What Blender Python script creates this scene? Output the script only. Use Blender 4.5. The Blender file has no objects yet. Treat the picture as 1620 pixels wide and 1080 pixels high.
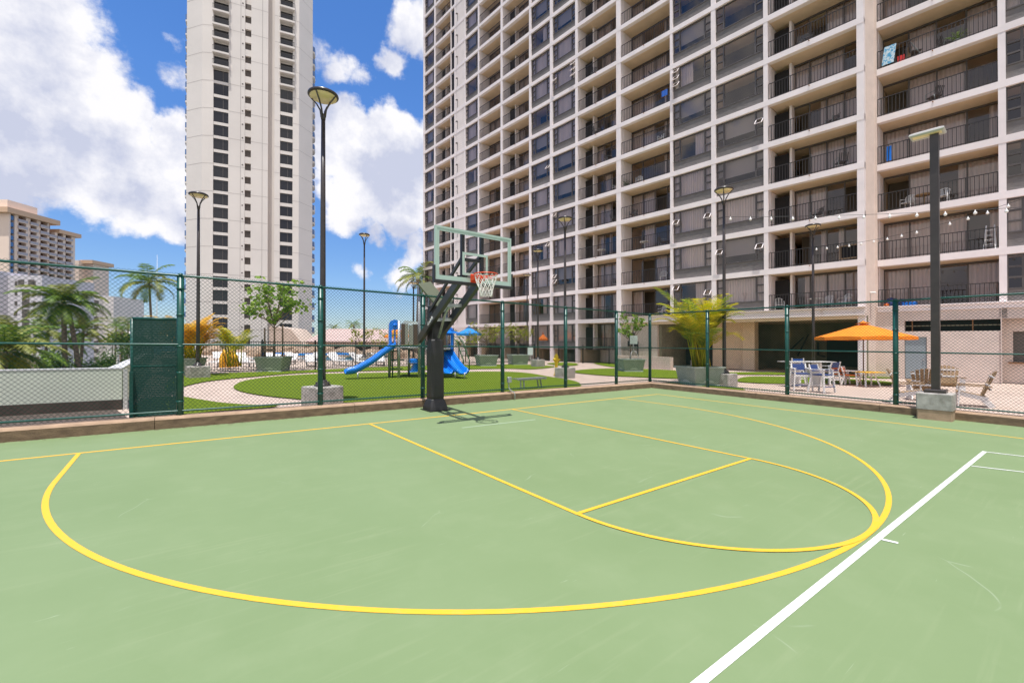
import bpy, math, random
from mathutils import Vector, Matrix
R_=math.radians
random.seed(7)
SC=bpy.context.scene
COL=SC.collection
# ------------------------------------------------------------------ camera, sky, sun
CAM=Vector((-4.909,-8.7905,1.617)); YAW=.6524; PIT=.0059; FPX=697.7      # FPX: focal length in pixels of the 1620 px wide survey photo
FW=Vector((math.sin(YAW)*math.cos(PIT),math.cos(YAW)*math.cos(PIT),math.sin(PIT)))
RT=Vector((math.cos(YAW),-math.sin(YAW),0)); UP=RT.cross(FW)
cd=bpy.data.cameras.new('camera'); cam=bpy.data.objects.new('camera',cd); COL.objects.link(cam)
cam.location=CAM; cam.rotation_euler=(math.pi/2+PIT,0,-YAW)
cd.sensor_width=36; cd.lens=36*FPX/1620; cd.clip_start=.05; cd.clip_end=9000
SC.camera=cam
def ray(u,v): return FW+RT*((u-810)/FPX)-UP*((v-540)/FPX)
SUN=Vector((-.37,-.50,3.06)).normalized()
sl=bpy.data.lights.new('sun','SUN'); sl.energy=3.9; sl.angle=R_(.5); sl.color=(1,.965,.91)
so=bpy.data.objects.new('sun',sl); COL.objects.link(so); so.rotation_euler=SUN.to_track_quat('Z','Y').to_euler(); so.location=(0,0,60)
SC.view_settings.view_transform='Standard'; SC.view_settings.look='None'; SC.view_settings.gamma=1; SC.view_settings.exposure=.60
SC.view_settings.use_curve_mapping=False
W=bpy.data.worlds.new('World'); SC.world=W; W.use_nodes=True
def build_world():
    nt=W.node_tree; N=nt.nodes; L=nt.links; N.clear()
    out=N.new('ShaderNodeOutputWorld'); bg=N.new('ShaderNodeBackground'); L.new(bg.outputs[0],out.inputs[0])
    sky=N.new('ShaderNodeTexSky'); sky.sky_type='NISHITA'; sky.sun_disc=False
    sky.sun_elevation=R_(78.5); sky.sun_rotation=R_(218); sky.altitude=0; sky.air_density=1.0; sky.dust_density=0.0; sky.ozone_density=1.6
    tc=N.new('ShaderNodeTexCoord')
    def math_(op,a,b=None,clamp=False):
        m=N.new('ShaderNodeMath'); m.operation=op; m.use_clamp=clamp
        for i,x in enumerate((a,b)):
            if x is None: continue
            if isinstance(x,(int,float)): m.inputs[i].default_value=x
            else: L.new(x,m.inputs[i])
        return m.outputs[0]
    d=tc.outputs['Generated']
    # warp the direction so that cloud outlines billow
    nz=N.new('ShaderNodeTexNoise'); nz.inputs['Scale'].default_value=5.5; nz.inputs['Detail'].default_value=5; nz.inputs['Roughness'].default_value=.55
    L.new(d,nz.inputs['Vector'])
    wv=N.new('ShaderNodeVectorMath'); wv.operation='MULTIPLY_ADD'; L.new(nz.outputs['Color'],wv.inputs[0]); wv.inputs[1].default_value=(.16,.16,.16); wv.inputs[2].default_value=(-.08,-.08,-.08)
    wd=N.new('ShaderNodeVectorMath'); wd.operation='ADD'; L.new(d,wd.inputs[0]); L.new(wv.outputs[0],wd.inputs[1])
    # cloud banks by sky direction: survey direction, angular radius, weight
    banks=[((-30,40),.15,1.0),((45,90),.10,1.05),((100,135),.10,1.1),((150,190),.10,1.1),((20,190),.12,1.05),((85,230),.11,1.1),((150,265),.10,1.1),((220,245),.07,1.0),((215,300),.08,1.05),((275,225),.06,1.0),((278,300),.07,1.0),((262,350),.045,.7),((185,325),.045,.6),((-150,150),.2,1.0),((130,290),.07,.9),
           ((262,50),.03,.35),((100,8),.045,.4),((255,118),.03,.25),
           ((520,235),.07,1.0),((555,220),.07,1.1),((620,228),.08,1.15),((580,290),.09,1.15),((655,270),.08,1.1),((530,310),.07,1.0),((635,340),.08,1.05),((690,250),.08,1.0),((590,370),.045,.6),((640,420),.05,.55),((665,395),.05,.6),((690,330),.08,.9),((560,410),.03,.3),
           ((505,75),.045,.55),((545,100),.045,.6),((580,118),.035,.45),((645,35),.05,.8),((635,85),.045,.7),((690,20),.07,.85),
           ((1000,250),.3,.7)]
    behind=[((-1,-.2,.25),.75,1.3),((-.75,-.75,.35),.7,1.3),((0,-1,.4),.75,1.3),((.8,-.7,.5),.6,1.2),((-.7,-.2,.85),.45,1.1)]  # unseen cloud banks added behind the camera as neutral fill on the facade
    acc=None
    for (u,v),r,w in banks+[((q,None),r,w) for q,r,w in behind]:
        c=ray(u,v).normalized() if v is not None else Vector(u).normalized()
        dn=N.new('ShaderNodeVectorMath'); dn.operation='DISTANCE'; L.new(wd.outputs[0],dn.inputs[0]); dn.inputs[1].default_value=c
        f=math_('MULTIPLY',math_('SUBTRACT',1.0,math_('DIVIDE',dn.outputs['Value'],r)),w)
        acc=f if acc is None else math_('MAXIMUM',acc,f)
    n2=N.new('ShaderNodeTexNoise'); n2.inputs['Scale'].default_value=10; n2.inputs['Detail'].default_value=10; n2.inputs['Roughness'].default_value=.66
    L.new(d,n2.inputs['Vector'])
    dens=math_('ADD',math_('MULTIPLY',math_('SUBTRACT',acc,.02),1.9),math_('MULTIPLY',math_('SUBTRACT',n2.outputs['Fac'],.515),2.6))
    # cloud cover from bank density plus noise
    mr=N.new('ShaderNodeMapRange'); mr.interpolation_type='SMOOTHSTEP'; L.new(dens,mr.inputs['Value']); mr.inputs['From Min'].default_value=.0; mr.inputs['From Max'].default_value=.62
    # thick parts go grey-lavender underneath
    n3=N.new('ShaderNodeTexNoise'); n3.inputs['Scale'].default_value=6.5; n3.inputs['Detail'].default_value=7; n3.inputs['Roughness'].default_value=.6
    mp=N.new('ShaderNodeMapping'); mp.inputs['Location'].default_value=(.4,.1,.05); L.new(d,mp.inputs['Vector']); L.new(mp.outputs[0],n3.inputs['Vector'])
    sh=N.new('ShaderNodeMapRange'); L.new(n3.outputs['Fac'],sh.inputs['Value']); sh.inputs['From Min'].default_value=.44; sh.inputs['From Max'].default_value=.60
    cc=N.new('ShaderNodeMix'); cc.data_type='RGBA'; L.new(sh.outputs[0],cc.inputs['Factor']); cc.inputs['A'].default_value=(.66,.655,.68,1); cc.inputs['B'].default_value=(.40,.425,.53,1)
    hs=N.new('ShaderNodeHueSaturation'); hs.inputs['Saturation'].default_value=1.22; hs.inputs['Value'].default_value=.125; hs.inputs['Hue'].default_value=.502
    L.new(sky.outputs[0],hs.inputs['Color'])
    sx=N.new('ShaderNodeSeparateXYZ'); L.new(d,sx.inputs[0])
    el=N.new('ShaderNodeMapRange'); L.new(sx.outputs['Z'],el.inputs[0]); el.inputs[1].default_value=0; el.inputs[2].default_value=.45
    tn=N.new('ShaderNodeMix'); tn.data_type='RGBA'; L.new(el.outputs[0],tn.inputs['Factor']); tn.inputs['A'].default_value=(.46,.50,.62,1); tn.inputs['B'].default_value=(.78,.86,1.02,1)
    ml=N.new('ShaderNodeMix'); ml.data_type='RGBA'; ml.blend_type='MULTIPLY'; ml.inputs['Factor'].default_value=1; L.new(hs.outputs[0],ml.inputs['A']); L.new(tn.outputs['Result'],ml.inputs['B'])
    mx=N.new('ShaderNodeMix'); mx.data_type='RGBA'; L.new(mr.outputs[0],mx.inputs['Factor']); L.new(ml.outputs['Result'],mx.inputs['A']); L.new(cc.outputs['Result'],mx.inputs['B'])
    L.new(mx.outputs['Result'],bg.inputs[0]); bg.inputs[1].default_value=1.0
build_world()
# ------------------------------------------------------------------ the deck falls gently for drainage
GA,GB=-.0093,.008
def gz(x,y): return GA*x+GB*y
def G(u,v,h=0):                       # ground point seen at a survey pixel
    d=ray(u,v); t=(GA*CAM.x+GB*CAM.y+h-CAM.z)/(d.z-GA*d.x-GB*d.y); p=CAM+d*t; return Vector((p.x,p.y,p.z))
def AD(u,v,D): return CAM+ray(u,v)*D
# ------------------------------------------------------------------ mesh helper
class MB:
    def __init__(s): s.v=[];s.f=[];s.m=[];s.s=[]
    def add(s,vs,fs,m=0,sm=False):
        b=len(s.v); s.v+= [tuple(p) for p in vs]; s.f+=[tuple(b+i for i in f) for f in fs]; s.m+=[m]*len(fs); s.s+=[sm]*len(fs); return s
    def box(s,x0,x1,y0,y1,z0,z1,m=0):
        if x0>x1:x0,x1=x1,x0
        if y0>y1:y0,y1=y1,y0
        if z0>z1:z0,z1=z1,z0
        return s.add([(x0,y0,z0),(x1,y0,z0),(x1,y1,z0),(x0,y1,z0),(x0,y0,z1),(x1,y0,z1),(x1,y1,z1),(x0,y1,z1)],[(3,2,1,0),(4,5,6,7),(0,1,5,4),(1,2,6,5),(2,3,7,6),(3,0,4,7)],m)
    def cbox(s,c,sx,sy,sz,m=0,ch=.02):     # box with bevelled vertical and top edges, c = centre of the base
        x,y,z=c; hx,hy=sx/2,sy/2
        def ring(i,zz): return [(x-hx+i+ch,y-hy+i,zz),(x+hx-i-ch,y-hy+i,zz),(x+hx-i,y-hy+i+ch,zz),(x+hx-i,y+hy-i-ch,zz),(x+hx-i-ch,y+hy-i,zz),(x-hx+i+ch,y+hy-i,zz),(x-hx+i,y+hy-i-ch,zz),(x-hx+i,y-hy+i+ch,zz)]
        return s.loft([ring(0,z),ring(0,z+sz-ch),ring(ch*.7,z+sz)],m)
    def loft(s,rings,m=0,sm=False,caps=True,closed=True):
        n=len(rings[0]); vs=[p for r in rings for p in r]; fs=[]
        for i in range(len(rings)-1):
            for j in range(n if closed else n-1):
                a=i*n+j; b=i*n+(j+1)%n; fs.append((a,b,b+n,a+n))
        if caps and closed: fs.append(tuple(range(n-1,-1,-1))); fs.append(tuple((len(rings)-1)*n+j for j in range(n)))
        return s.add(vs,fs,m,sm)
    def prism(s,poly,z0,z1,m=0,g=False):
        f=(lambda x,y:gz(x,y)) if g else (lambda x,y:0)
        return s.loft([[(x,y,z0+f(x,y)) for x,y in poly],[(x,y,z1+f(x,y)) for x,y in poly]],m)
    def bar(s,p,q,w,h=None,m=0,up=(0,0,1)):
        p=Vector(p);q=Vector(q);h=h or w; d=(q-p).normalized(); up=Vector(up)
        if abs(d.dot(up))>.98: up=Vector((1,0,0)) if abs(d.x)<.9 else Vector((0,1,0))
        a=d.cross(up).normalized()*(w/2); b=a.cross(d).normalized()*(h/2)
        return s.loft([[p-a-b,p+a-b,p+a+b,p-a+b],[q-a-b,q+a-b,q+a+b,q-a+b]],m)
    def tube(s,pts,r,n=8,m=0,caps=True,sm=True):
        pts=[Vector(p) for p in pts]; rs=r if isinstance(r,(list,tuple)) else [r]*len(pts); rings=[]
        ref=None
        for i,p in enumerate(pts):
            d=(pts[min(i+1,len(pts)-1)]-pts[max(i-1,0)]).normalized()
            if ref is None: ref=Vector((0,0,1)) if abs(d.z)<.9 else Vector((1,0,0))
            a=d.cross(ref).normalized(); b=a.cross(d).normalized(); ref=b if abs(d.z)<.999 else ref
            rings.append([p+(a*math.cos(2*math.pi*k/n)+b*math.sin(2*math.pi*k/n))*rs[i] for k in range(n)])
        return s.loft(rings,m,sm,caps)
    def lathe(s,prof,n=16,c=(0,0,0),m=0,sm=True,a0=0):
        rings=[[(c[0]+r*math.cos(2*math.pi*k/n+a0),c[1]+r*math.sin(2*math.pi*k/n+a0),c[2]+z) for k in range(n)] for r,z in prof]
        return s.loft(rings,m,sm,True)
    def build(s,name,mats,parent=None,org=(0,0,0),xf=None,slope=False,link=True):
        vs=s.v
        if xf: vs=[xf(*p) for p in vs]
        if slope: vs=[(x,y,z+gz(x,y)) for x,y,z in vs]
        vs=[(p[0]-org[0],p[1]-org[1],p[2]-org[2]) for p in vs]
        me=bpy.data.meshes.new(name); me.from_pydata(vs,[],s.f)
        if not isinstance(mats,(list,tuple)): mats=[mats]
        for m in mats: me.materials.append(m)
        me.polygons.foreach_set('material_index',s.m); me.polygons.foreach_set('use_smooth',s.s); me.update()
        o=bpy.data.objects.new(name,me); COL.objects.link(o)
        if parent: o.parent=parent
        elif org!=(0,0,0): o.location=org
        return o
def tag(o,label,cat,group=None):
    o['label']=label; o['category']=cat
    if group: o['group']=group
    return o
def thing(name,label,cat,loc=(0,0,0),rz=0,group=None,g=False):
    o=bpy.data.objects.new(name,None); COL.objects.link(o)
    loc=Vector(loc)
    if g: loc.z+=gz(loc.x,loc.y)
    o.location=loc; o.rotation_euler=(0,0,rz); o.empty_display_size=.2
    return tag(o,label,cat,group)
def struct(o): o['kind']='structure'; return o
KIDS={}
def kids(o): return [c for c in bpy.data.objects if c.parent==o]
def dup(root,loc,rz=None,label=None,group=None,g=True,scale=None):
    r=root.copy(); COL.objects.link(r); l=Vector(loc)
    if g: l.z+=gz(l.x,l.y)
    r.location=l
    if rz is not None: r.rotation_euler=(0,0,rz)
    if scale: r.scale=(scale,)*3
    if label: r['label']=label
    if group: r['group']=group
    for ch in kids(root):
        c=ch.copy(); COL.objects.link(c); c.parent=r
        for g2 in kids(ch):
            d=g2.copy(); COL.objects.link(d); d.parent=c
    return r
# ------------------------------------------------------------------ materials
def mat(name,col,rough=.7,metal=0,var=0,scale=3,bump=0,bscale=40,col2=None,spec=.5,stretch=None,emit=0,detail=5,trans=0,lo=.35,hi=.65):
    m=bpy.data.materials.new(name); m.use_nodes=True; nt=m.node_tree; N=nt.nodes; L=nt.links; p=N['Principled BSDF']
    p.inputs['Base Color'].default_value=(*col,1); p.inputs['Roughness'].default_value=rough; p.inputs['Metallic'].default_value=metal
    p.inputs['Specular IOR Level'].default_value=spec
    if emit: p.inputs['Emission Color'].default_value=(*col,1); p.inputs['Emission Strength'].default_value=emit
    tc=N.new('ShaderNodeTexCoord'); src=tc.outputs['Object']
    if stretch:
        mp=N.new('ShaderNodeMapping'); mp.inputs['Scale'].default_value=stretch; L.new(src,mp.inputs[0]); src=mp.outputs[0]
    if var or col2:
        n=N.new('ShaderNodeTexNoise'); n.inputs['Scale'].default_value=scale; n.inputs['Detail'].default_value=detail; n.inputs['Roughness'].default_value=.6; L.new(src,n.inputs['Vector'])
        r=N.new('ShaderNodeMapRange'); L.new(n.outputs['Fac'],r.inputs['Value']); r.inputs['From Min'].default_value=lo; r.inputs['From Max'].default_value=hi
        mx=N.new('ShaderNodeMix'); mx.data_type='RGBA'; L.new(r.outputs[0],mx.inputs['Factor'])
        c2=col2 or tuple(c*(1-var) for c in col); c1=col if col2 else tuple(min(1,c*(1+var)) for c in col)
        mx.inputs['A'].default_value=(*c1,1); mx.inputs['B'].default_value=(*c2,1); L.new(mx.outputs['Result'],p.inputs['Base Color'])
    if bump:
        n=N.new('ShaderNodeTexNoise'); n.inputs['Scale'].default_value=bscale; n.inputs['Detail'].default_value=4; L.new(src,n.inputs['Vector'])
        b=N.new('ShaderNodeBump'); b.inputs['Strength'].default_value=bump; b.inputs['Distance'].default_value=.02; L.new(n.outputs['Fac'],b.inputs['Height']); L.new(b.outputs[0],p.inputs['Normal'])
    return m
def leafmat(name,c1,c2,scale=.8,tr=.35):
    m=bpy.data.materials.new(name); m.use_nodes=True; nt=m.node_tree; N=nt.nodes; L=nt.links; p=N['Principled BSDF']; p.inputs['Roughness'].default_value=.5
    p.inputs['Specular IOR Level'].default_value=.3
    g=N.new('ShaderNodeNewGeometry'); mx=N.new('ShaderNodeMix'); mx.data_type='RGBA'; L.new(g.outputs['Random Per Island'],mx.inputs['Factor'])
    mx.inputs['A'].default_value=(*c1,1); mx.inputs['B'].default_value=(*c2,1); L.new(mx.outputs['Result'],p.inputs['Base Color'])
    t=N.new('ShaderNodeBsdfTranslucent'); L.new(mx.outputs['Result'],t.inputs[0]); s=N.new('ShaderNodeMixShader'); s.inputs[0].default_value=tr
    L.new(p.outputs[0],s.inputs[1]); L.new(t.outputs[0],s.inputs[2]); L.new(s.outputs[0],N['Material Output'].inputs[0]); return m
def glassmat(name,tint,refl=1.0,ior=1.55,rough=0.0,bump=.0):
    m=bpy.data.materials.new(name); m.use_nodes=True; nt=m.node_tree; N=nt.nodes; L=nt.links; N.remove(N['Principled BSDF'])
    t=N.new('ShaderNodeBsdfTransparent'); t.inputs[0].default_value=(*tint,1); g=N.new('ShaderNodeBsdfGlossy'); g.inputs['Roughness'].default_value=rough; g.inputs[0].default_value=(refl,refl*.93,refl*.88,1)
    f=N.new('ShaderNodeFresnel'); s=N.new('ShaderNodeMixShader')
    gm=N.new('ShaderNodeNewGeometry'); io=N.new('ShaderNodeMapRange'); L.new(gm.outputs['Backfacing'],io.inputs[0]); io.inputs[3].default_value=ior; io.inputs[4].default_value=1/ior; L.new(io.outputs[0],f.inputs[0])
    if bump:
        tc=N.new('ShaderNodeTexCoord'); n=N.new('ShaderNodeTexNoise'); n.inputs['Scale'].default_value=.9; n.inputs['Detail'].default_value=1; L.new(tc.outputs['Object'],n.inputs['Vector'])
        b=N.new('ShaderNodeBump'); b.inputs['Strength'].default_value=bump; b.inputs['Distance'].default_value=.05; L.new(n.outputs['Fac'],b.inputs['Height']); L.new(b.outputs[0],g.inputs['Normal'])
    L.new(f.outputs[0],s.inputs[0]); L.new(t.outputs[0],s.inputs[1]); L.new(g.outputs[0],s.inputs[2]); L.new(s.outputs[0],N['Material Output'].inputs[0]); return m
def courtmat():
    m=bpy.data.materials.new('court_green'); m.use_nodes=True; nt=m.node_tree; N=nt.nodes; L=nt.links; p=N['Principled BSDF']; p.inputs['Roughness'].default_value=.62; p.inputs['Specular IOR Level'].default_value=.35
    tc=N.new('ShaderNodeTexCoord'); o=tc.outputs['Object']
    def noise(scale,detail=4,st=None,rough=.6,rot=0,dist=0):
        n=N.new('ShaderNodeTexNoise'); n.inputs['Scale'].default_value=scale; n.inputs['Detail'].default_value=detail; n.inputs['Roughness'].default_value=rough; n.inputs['Distortion'].default_value=dist
        if st:
            mp=N.new('ShaderNodeMapping'); mp.inputs['Scale'].default_value=st; mp.inputs['Rotation'].default_value=(0,0,rot); L.new(o,mp.inputs[0]); L.new(mp.outputs[0],n.inputs[0])
        else: L.new(o,n.inputs[0])
        return n.outputs['Fac']
    def rng(x,a,b,c=0,d=1):
        r=N.new('ShaderNodeMapRange'); L.new(x,r.inputs[0]); r.inputs[1].default_value=a; r.inputs[2].default_value=b; r.inputs[3].default_value=c; r.inputs[4].default_value=d; return r.outputs[0]
    def mix(f,a,b):
        x=N.new('ShaderNodeMix'); x.data_type='RGBA'; L.new(f,x.inputs['Factor'])
        for k,c in (('A',a),('B',b)):
            if isinstance(c,tuple): x.inputs[k].default_value=(*c,1)
            else: L.new(c,x.inputs[k])
        return x.outputs['Result']
    def mul(a,b):
        x=N.new('ShaderNodeMath'); x.operation='MULTIPLY'; L.new(a,x.inputs[0]); L.new(b,x.inputs[1]); return x.outputs[0]
    c=mix(rng(noise(.45,6),.35,.65),(.165,.233,.106),(.184,.252,.121))
    c=mix(rng(noise(2.2,6),.5,.75,0,.35),c,(.222,.283,.150))
    # roller streaks and pale scuffs
    c=mix(mul(rng(noise(3,5,(.25,5,1),rot=.25),.55,.8,0,.35),rng(noise(.6,3),.4,.6)),c,(.29,.335,.195))
    for k,(rot,st) in enumerate(((.5,(.5,9,1)),(-.7,(.6,11,1)),(1.9,(.5,10,1)))):
        s=mul(rng(noise(1.7+.3*k,3,st,rot=rot,dist=1.6),.72,.76,0,.38),rng(noise(1.3+.2*k,2,(1,1,1),rot=k),.5,.6))
        c=mix(s,c,(.42,.48,.36))
    vo=N.new('ShaderNodeTexVoronoi'); vo.feature='DISTANCE_TO_EDGE'; vo.inputs['Scale'].default_value=1.1
    mp=N.new('ShaderNodeMapping'); L.new(o,mp.inputs[0]); mp.inputs['Rotation'].default_value=(0,0,.4)
    dn=N.new('ShaderNodeTexNoise'); dn.inputs['Scale'].default_value=.8; L.new(mp.outputs[0],dn.inputs[0])
    ad=N.new('ShaderNodeMix'); ad.data_type='RGBA'; ad.inputs['Factor'].default_value=.55; L.new(mp.outputs[0],ad.inputs['A']); L.new(dn.outputs['Color'],ad.inputs['B']); L.new(ad.outputs['Result'],vo.inputs['Vector'])
    scr=mul(rng(vo.outputs['Distance'],.0,.004,.4,0),rng(noise(1.1,3,(1,1,1),rot=2),.60,.66))
    c=mix(scr,c,(.38,.44,.33))
    # darker skid marks
    c=mix(mul(rng(noise(1.3,4,(.5,6,1),rot=1.1,dist=1),.68,.78,0,.3),rng(noise(.9,2,(1,1,1),rot=.9),.5,.65)),c,(.15,.215,.115))
    L.new(c,p.inputs['Base Color'])
    n=N.new('ShaderNodeTexNoise'); n.inputs['Scale'].default_value=220; L.new(o,n.inputs[0]); b=N.new('ShaderNodeBump'); b.inputs['Strength'].default_value=.12; b.inputs['Distance'].default_value=.004; L.new(n.outputs['Fac'],b.inputs['Height']); L.new(b.outputs[0],p.inputs['Normal'])
    return m
def wavemat(name,c1,c2,scale,axis='Z',rough=.8,profile='SAW',lo=.85,hi=1.0):   # courses / pleats
    m=bpy.data.materials.new(name); m.use_nodes=True; nt=m.node_tree; N=nt.nodes; L=nt.links; p=N['Principled BSDF']; p.inputs['Roughness'].default_value=rough
    tc=N.new('ShaderNodeTexCoord'); w=N.new('ShaderNodeTexWave'); w.wave_profile=profile; w.bands_direction=axis; w.inputs['Scale'].default_value=scale; w.inputs['Distortion'].default_value=.4 if profile!='SAW' else 0
    L.new(tc.outputs['Object'],w.inputs['Vector']); r=N.new('ShaderNodeMapRange'); L.new(w.outputs['Fac'],r.inputs[0]); r.inputs[1].default_value=lo; r.inputs[2].default_value=hi
    n=N.new('ShaderNodeTexNoise'); n.inputs['Scale'].default_value=1.1; n.inputs['Detail'].default_value=6; L.new(tc.outputs['Object'],n.inputs[0])
    mx=N.new('ShaderNodeMix'); mx.data_type='RGBA'; L.new(r.outputs[0],mx.inputs['Factor']); mx.inputs['A'].default_value=(*c1,1); mx.inputs['B'].default_value=(*c2,1)
    m2=N.new('ShaderNodeMix'); m2.data_type='RGBA'; r2=N.new('ShaderNodeMapRange'); L.new(n.outputs['Fac'],r2.inputs[0]); r2.inputs[1].default_value=.35; r2.inputs[2].default_value=.7; r2.inputs[4].default_value=.35
    L.new(r2.outputs[0],m2.inputs['Factor']); L.new(mx.outputs['Result'],m2.inputs['A']); m2.inputs['B'].default_value=(*[c*.72 for c in c1],1); L.new(m2.outputs['Result'],p.inputs['Base Color']); return m
M=dict(
 winpaint=mat('pale_grey_paint',(.50,.48,.46),.5),
 court=courtmat(), yellow=mat('line_yellow',(.74,.415,.025),.6,col2=(.60,.41,.07),scale=14,detail=8,lo=.5,hi=.8), white=mat('line_white',(.74,.74,.73),.6,col2=(.58,.61,.55),scale=12,detail=8,lo=.55,hi=.8), ghost=mat('line_ghost',(.30,.39,.25),.6),
 kerb=mat('kerb_concrete',(.46,.31,.21),.9,col2=(.34,.23,.155),scale=5,bump=.5,bscale=60), conc=mat('lamp_base_concrete',(.48,.45,.42),.9,col2=(.27,.25,.225),scale=5,bump=.4,bscale=40),
 path=mat('path_concrete',(.47,.365,.305),.9,var=.08,scale=1.3,bump=.2,bscale=30), turf=mat('artificial_turf',(.165,.225,.018),.95,col2=(.095,.15,.012),scale=38,bump=1,bscale=160,spec=.1,lo=.3,hi=.7),
 fgreen=mat('green_vinyl',(.005,.070,.055),.38,var=.2,scale=9), fdark=mat('green_wire',(.004,.030,.024),.9,spec=.1),
 black=mat('black_metal',(.011,.010,.010),.4,var=.2,scale=5), bronze=mat('dark_bronze_pole',(.045,.036,.034),.3,var=.15,scale=5), pad=mat('black_vinyl_pad',(.018,.017,.018),.42,bump=.35,bscale=5,var=.15,scale=3),
 armgreen=mat('powder_coated_steel',(.017,.018,.016),.3), orange=mat('rim_orange',(.75,.07,.015),.4), net=mat('net_white',(.8,.78,.74),.8), bbframe=mat('backboard_frame',(.40,.52,.46),.35),
 galv=mat('galvanised_steel',(.38,.39,.40),.45,metal=.6,var=.2,scale=20), blue=mat('blue_plastic',(.008,.19,.72),.28,var=.06,scale=3), planter=mat('planter_grey_green',(.27,.315,.27),.8,col2=(.32,.36,.31),scale=2.5,bump=.1), stain=mat('mineral_stain',(.52,.55,.50),.9),
 soil=mat('soil',(.07,.045,.03),1), trunk=mat('bark',(.20,.14,.10),.9,var=.3,scale=9,bump=.5), palmtrunk=mat('palm_bark',(.17,.135,.105),.9,var=.35,scale=5,stretch=(1,1,6),bump=.4,bscale=10),
 hyd=mat('hydrant_yellow',(.80,.56,.01),.4), parasol=mat('orange_canvas',(.85,.235,.008),.8,var=.08,scale=4), parasolblue=mat('blue_canvas',(.02,.25,.68),.8), navy=mat('navy_plastic',(.03,.06,.20),.5), royal=mat('royal_blue_plastic',(.02,.12,.50),.45), wplast=mat('white_plastic',(.74,.72,.70),.5,var=.05,scale=8), tang=mat('tangerine_plastic',(.70,.14,.01),.5), ylw=mat('yellow_plastic',(.80,.42,.02),.5),
 tan=mat('tan_plank',(.36,.235,.125),.7,col2=(.25,.155,.08),scale=3,stretch=(1,1,.3),lo=.3,hi=.7), pole=mat('umbrella_pole',(.20,.11,.06),.5),
 frame=mat('facade_paint',(.85,.765,.75),.8,var=.045,scale=.9,bump=.1,bscale=20), cream=mat('soffit_paint',(.74,.555,.38),.85,var=.05,scale=1.2), siding=wavemat('lap_siding',(.84,.745,.70),(.55,.48,.46),1.2,'Z'),
 siding2=wavemat('lap_siding_beige',(.62,.51,.43),(.42,.34,.29),1.9,'Z'), spandrel=mat('grey_stucco',(.17,.155,.15),.9,var=.12,scale=3,bump=1,bscale=9,stretch=(1,1,2.5)), winframe=mat('bronze_window_frame',(.09,.078,.074),.5), rail=mat('brown_railing',(.03,.025,.023),.5),
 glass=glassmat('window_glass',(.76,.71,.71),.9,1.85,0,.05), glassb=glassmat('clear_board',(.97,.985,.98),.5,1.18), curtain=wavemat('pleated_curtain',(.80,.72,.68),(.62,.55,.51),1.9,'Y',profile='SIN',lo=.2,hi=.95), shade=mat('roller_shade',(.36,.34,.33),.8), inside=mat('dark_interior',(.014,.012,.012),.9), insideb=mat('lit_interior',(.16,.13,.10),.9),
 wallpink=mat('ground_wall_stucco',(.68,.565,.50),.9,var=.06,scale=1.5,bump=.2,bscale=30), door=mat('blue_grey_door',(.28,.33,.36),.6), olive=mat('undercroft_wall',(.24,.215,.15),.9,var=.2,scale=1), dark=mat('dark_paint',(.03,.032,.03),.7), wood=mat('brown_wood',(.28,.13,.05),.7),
 tower=mat('tower_concrete',(.74,.685,.64),.85,var=.035,scale=.15,bump=.08,bscale=4), joint=mat('panel_joint',(.42,.38,.36),.9), towerwin=mat('tower_glass',(.018,.018,.022),.08,spec=.55), towerglass=mat('blue_glass_rail',(.07,.16,.36),.15,spec=.8), louvre=mat('dark_recess',(.14,.12,.11),.9),
 hotel=mat('hotel_plaster',(.82,.66,.55),.85,var=.04,scale=.1), hotelcap=mat('hotel_roof_fascia',(.62,.42,.28),.85), hotelrec=mat('hotel_recess',(.17,.09,.055),.9), railw=mat('hotel_rail',(.42,.39,.42),.6), lav=mat('lavender_shade_wall',(.66,.62,.65),.85,var=.04,scale=.1), whitew=mat('white_block_wall',(.78,.72,.68),.85,var=.04,scale=.1),
 parapet=mat('parapet_paint',(.64,.68,.58),.85,var=.05,scale=.8), cap=mat('metal_cap',(.55,.55,.54),.5), brown=mat('dark_brown_base',(.075,.055,.045),.9,var=.2,scale=3), city=mat('city_ground',(.14,.14,.11),1,var=.3,scale=.02), sea=mat('sea_water',(.05,.20,.34),.25,spec=.5), deckp=mat('pool_deck',(.50,.40,.33),.9,var=.1,scale=.5), pool=mat('pool_water',(.03,.30,.52),.1), rock=mat('lava_rock',(.42,.30,.21),.95,col2=(.26,.19,.14),scale=1.5,bump=1,bscale=5),
 roofp=mat('pinkish_roof',(.46,.34,.31),.9,var=.08,scale=.4), lens=mat('lamp_lens',(.85,.68,.38),.4), bulb=mat('bulb_glass',(.85,.83,.80),.2), cable=mat('cable',(.05,.05,.05),.6), sign=mat('sign_white',(.66,.74,.72),.5), steelg=mat('panel_grey',(.25,.26,.25),.5), roofg=mat('shade_roof_green',(.14,.16,.11),.6), brownp=mat('play_panel_brown',(.09,.055,.04),.6), greyp=mat('play_panel_grey',(.27,.27,.24),.6), dgreen=mat('play_green',(.03,.11,.04),.5),
 towel=mat('patterned_towel',(.10,.38,.62),.9,col2=(.6,.72,.78),scale=9,lo=.45,hi=.55), red=mat('red_cloth',(.55,.02,.02),.8), screen=mat('green_screen',(.004,.045,.036),.6), text=mat('decal_white',(.8,.8,.8),.5), wlight=mat('wall_lamp',(.95,.75,.35),.5,emit=1.0), rust=mat('rusty_beam',(.80,.70,.65),.85,col2=(.50,.36,.26),scale=1.8,lo=.58,hi=.72),
)
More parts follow.
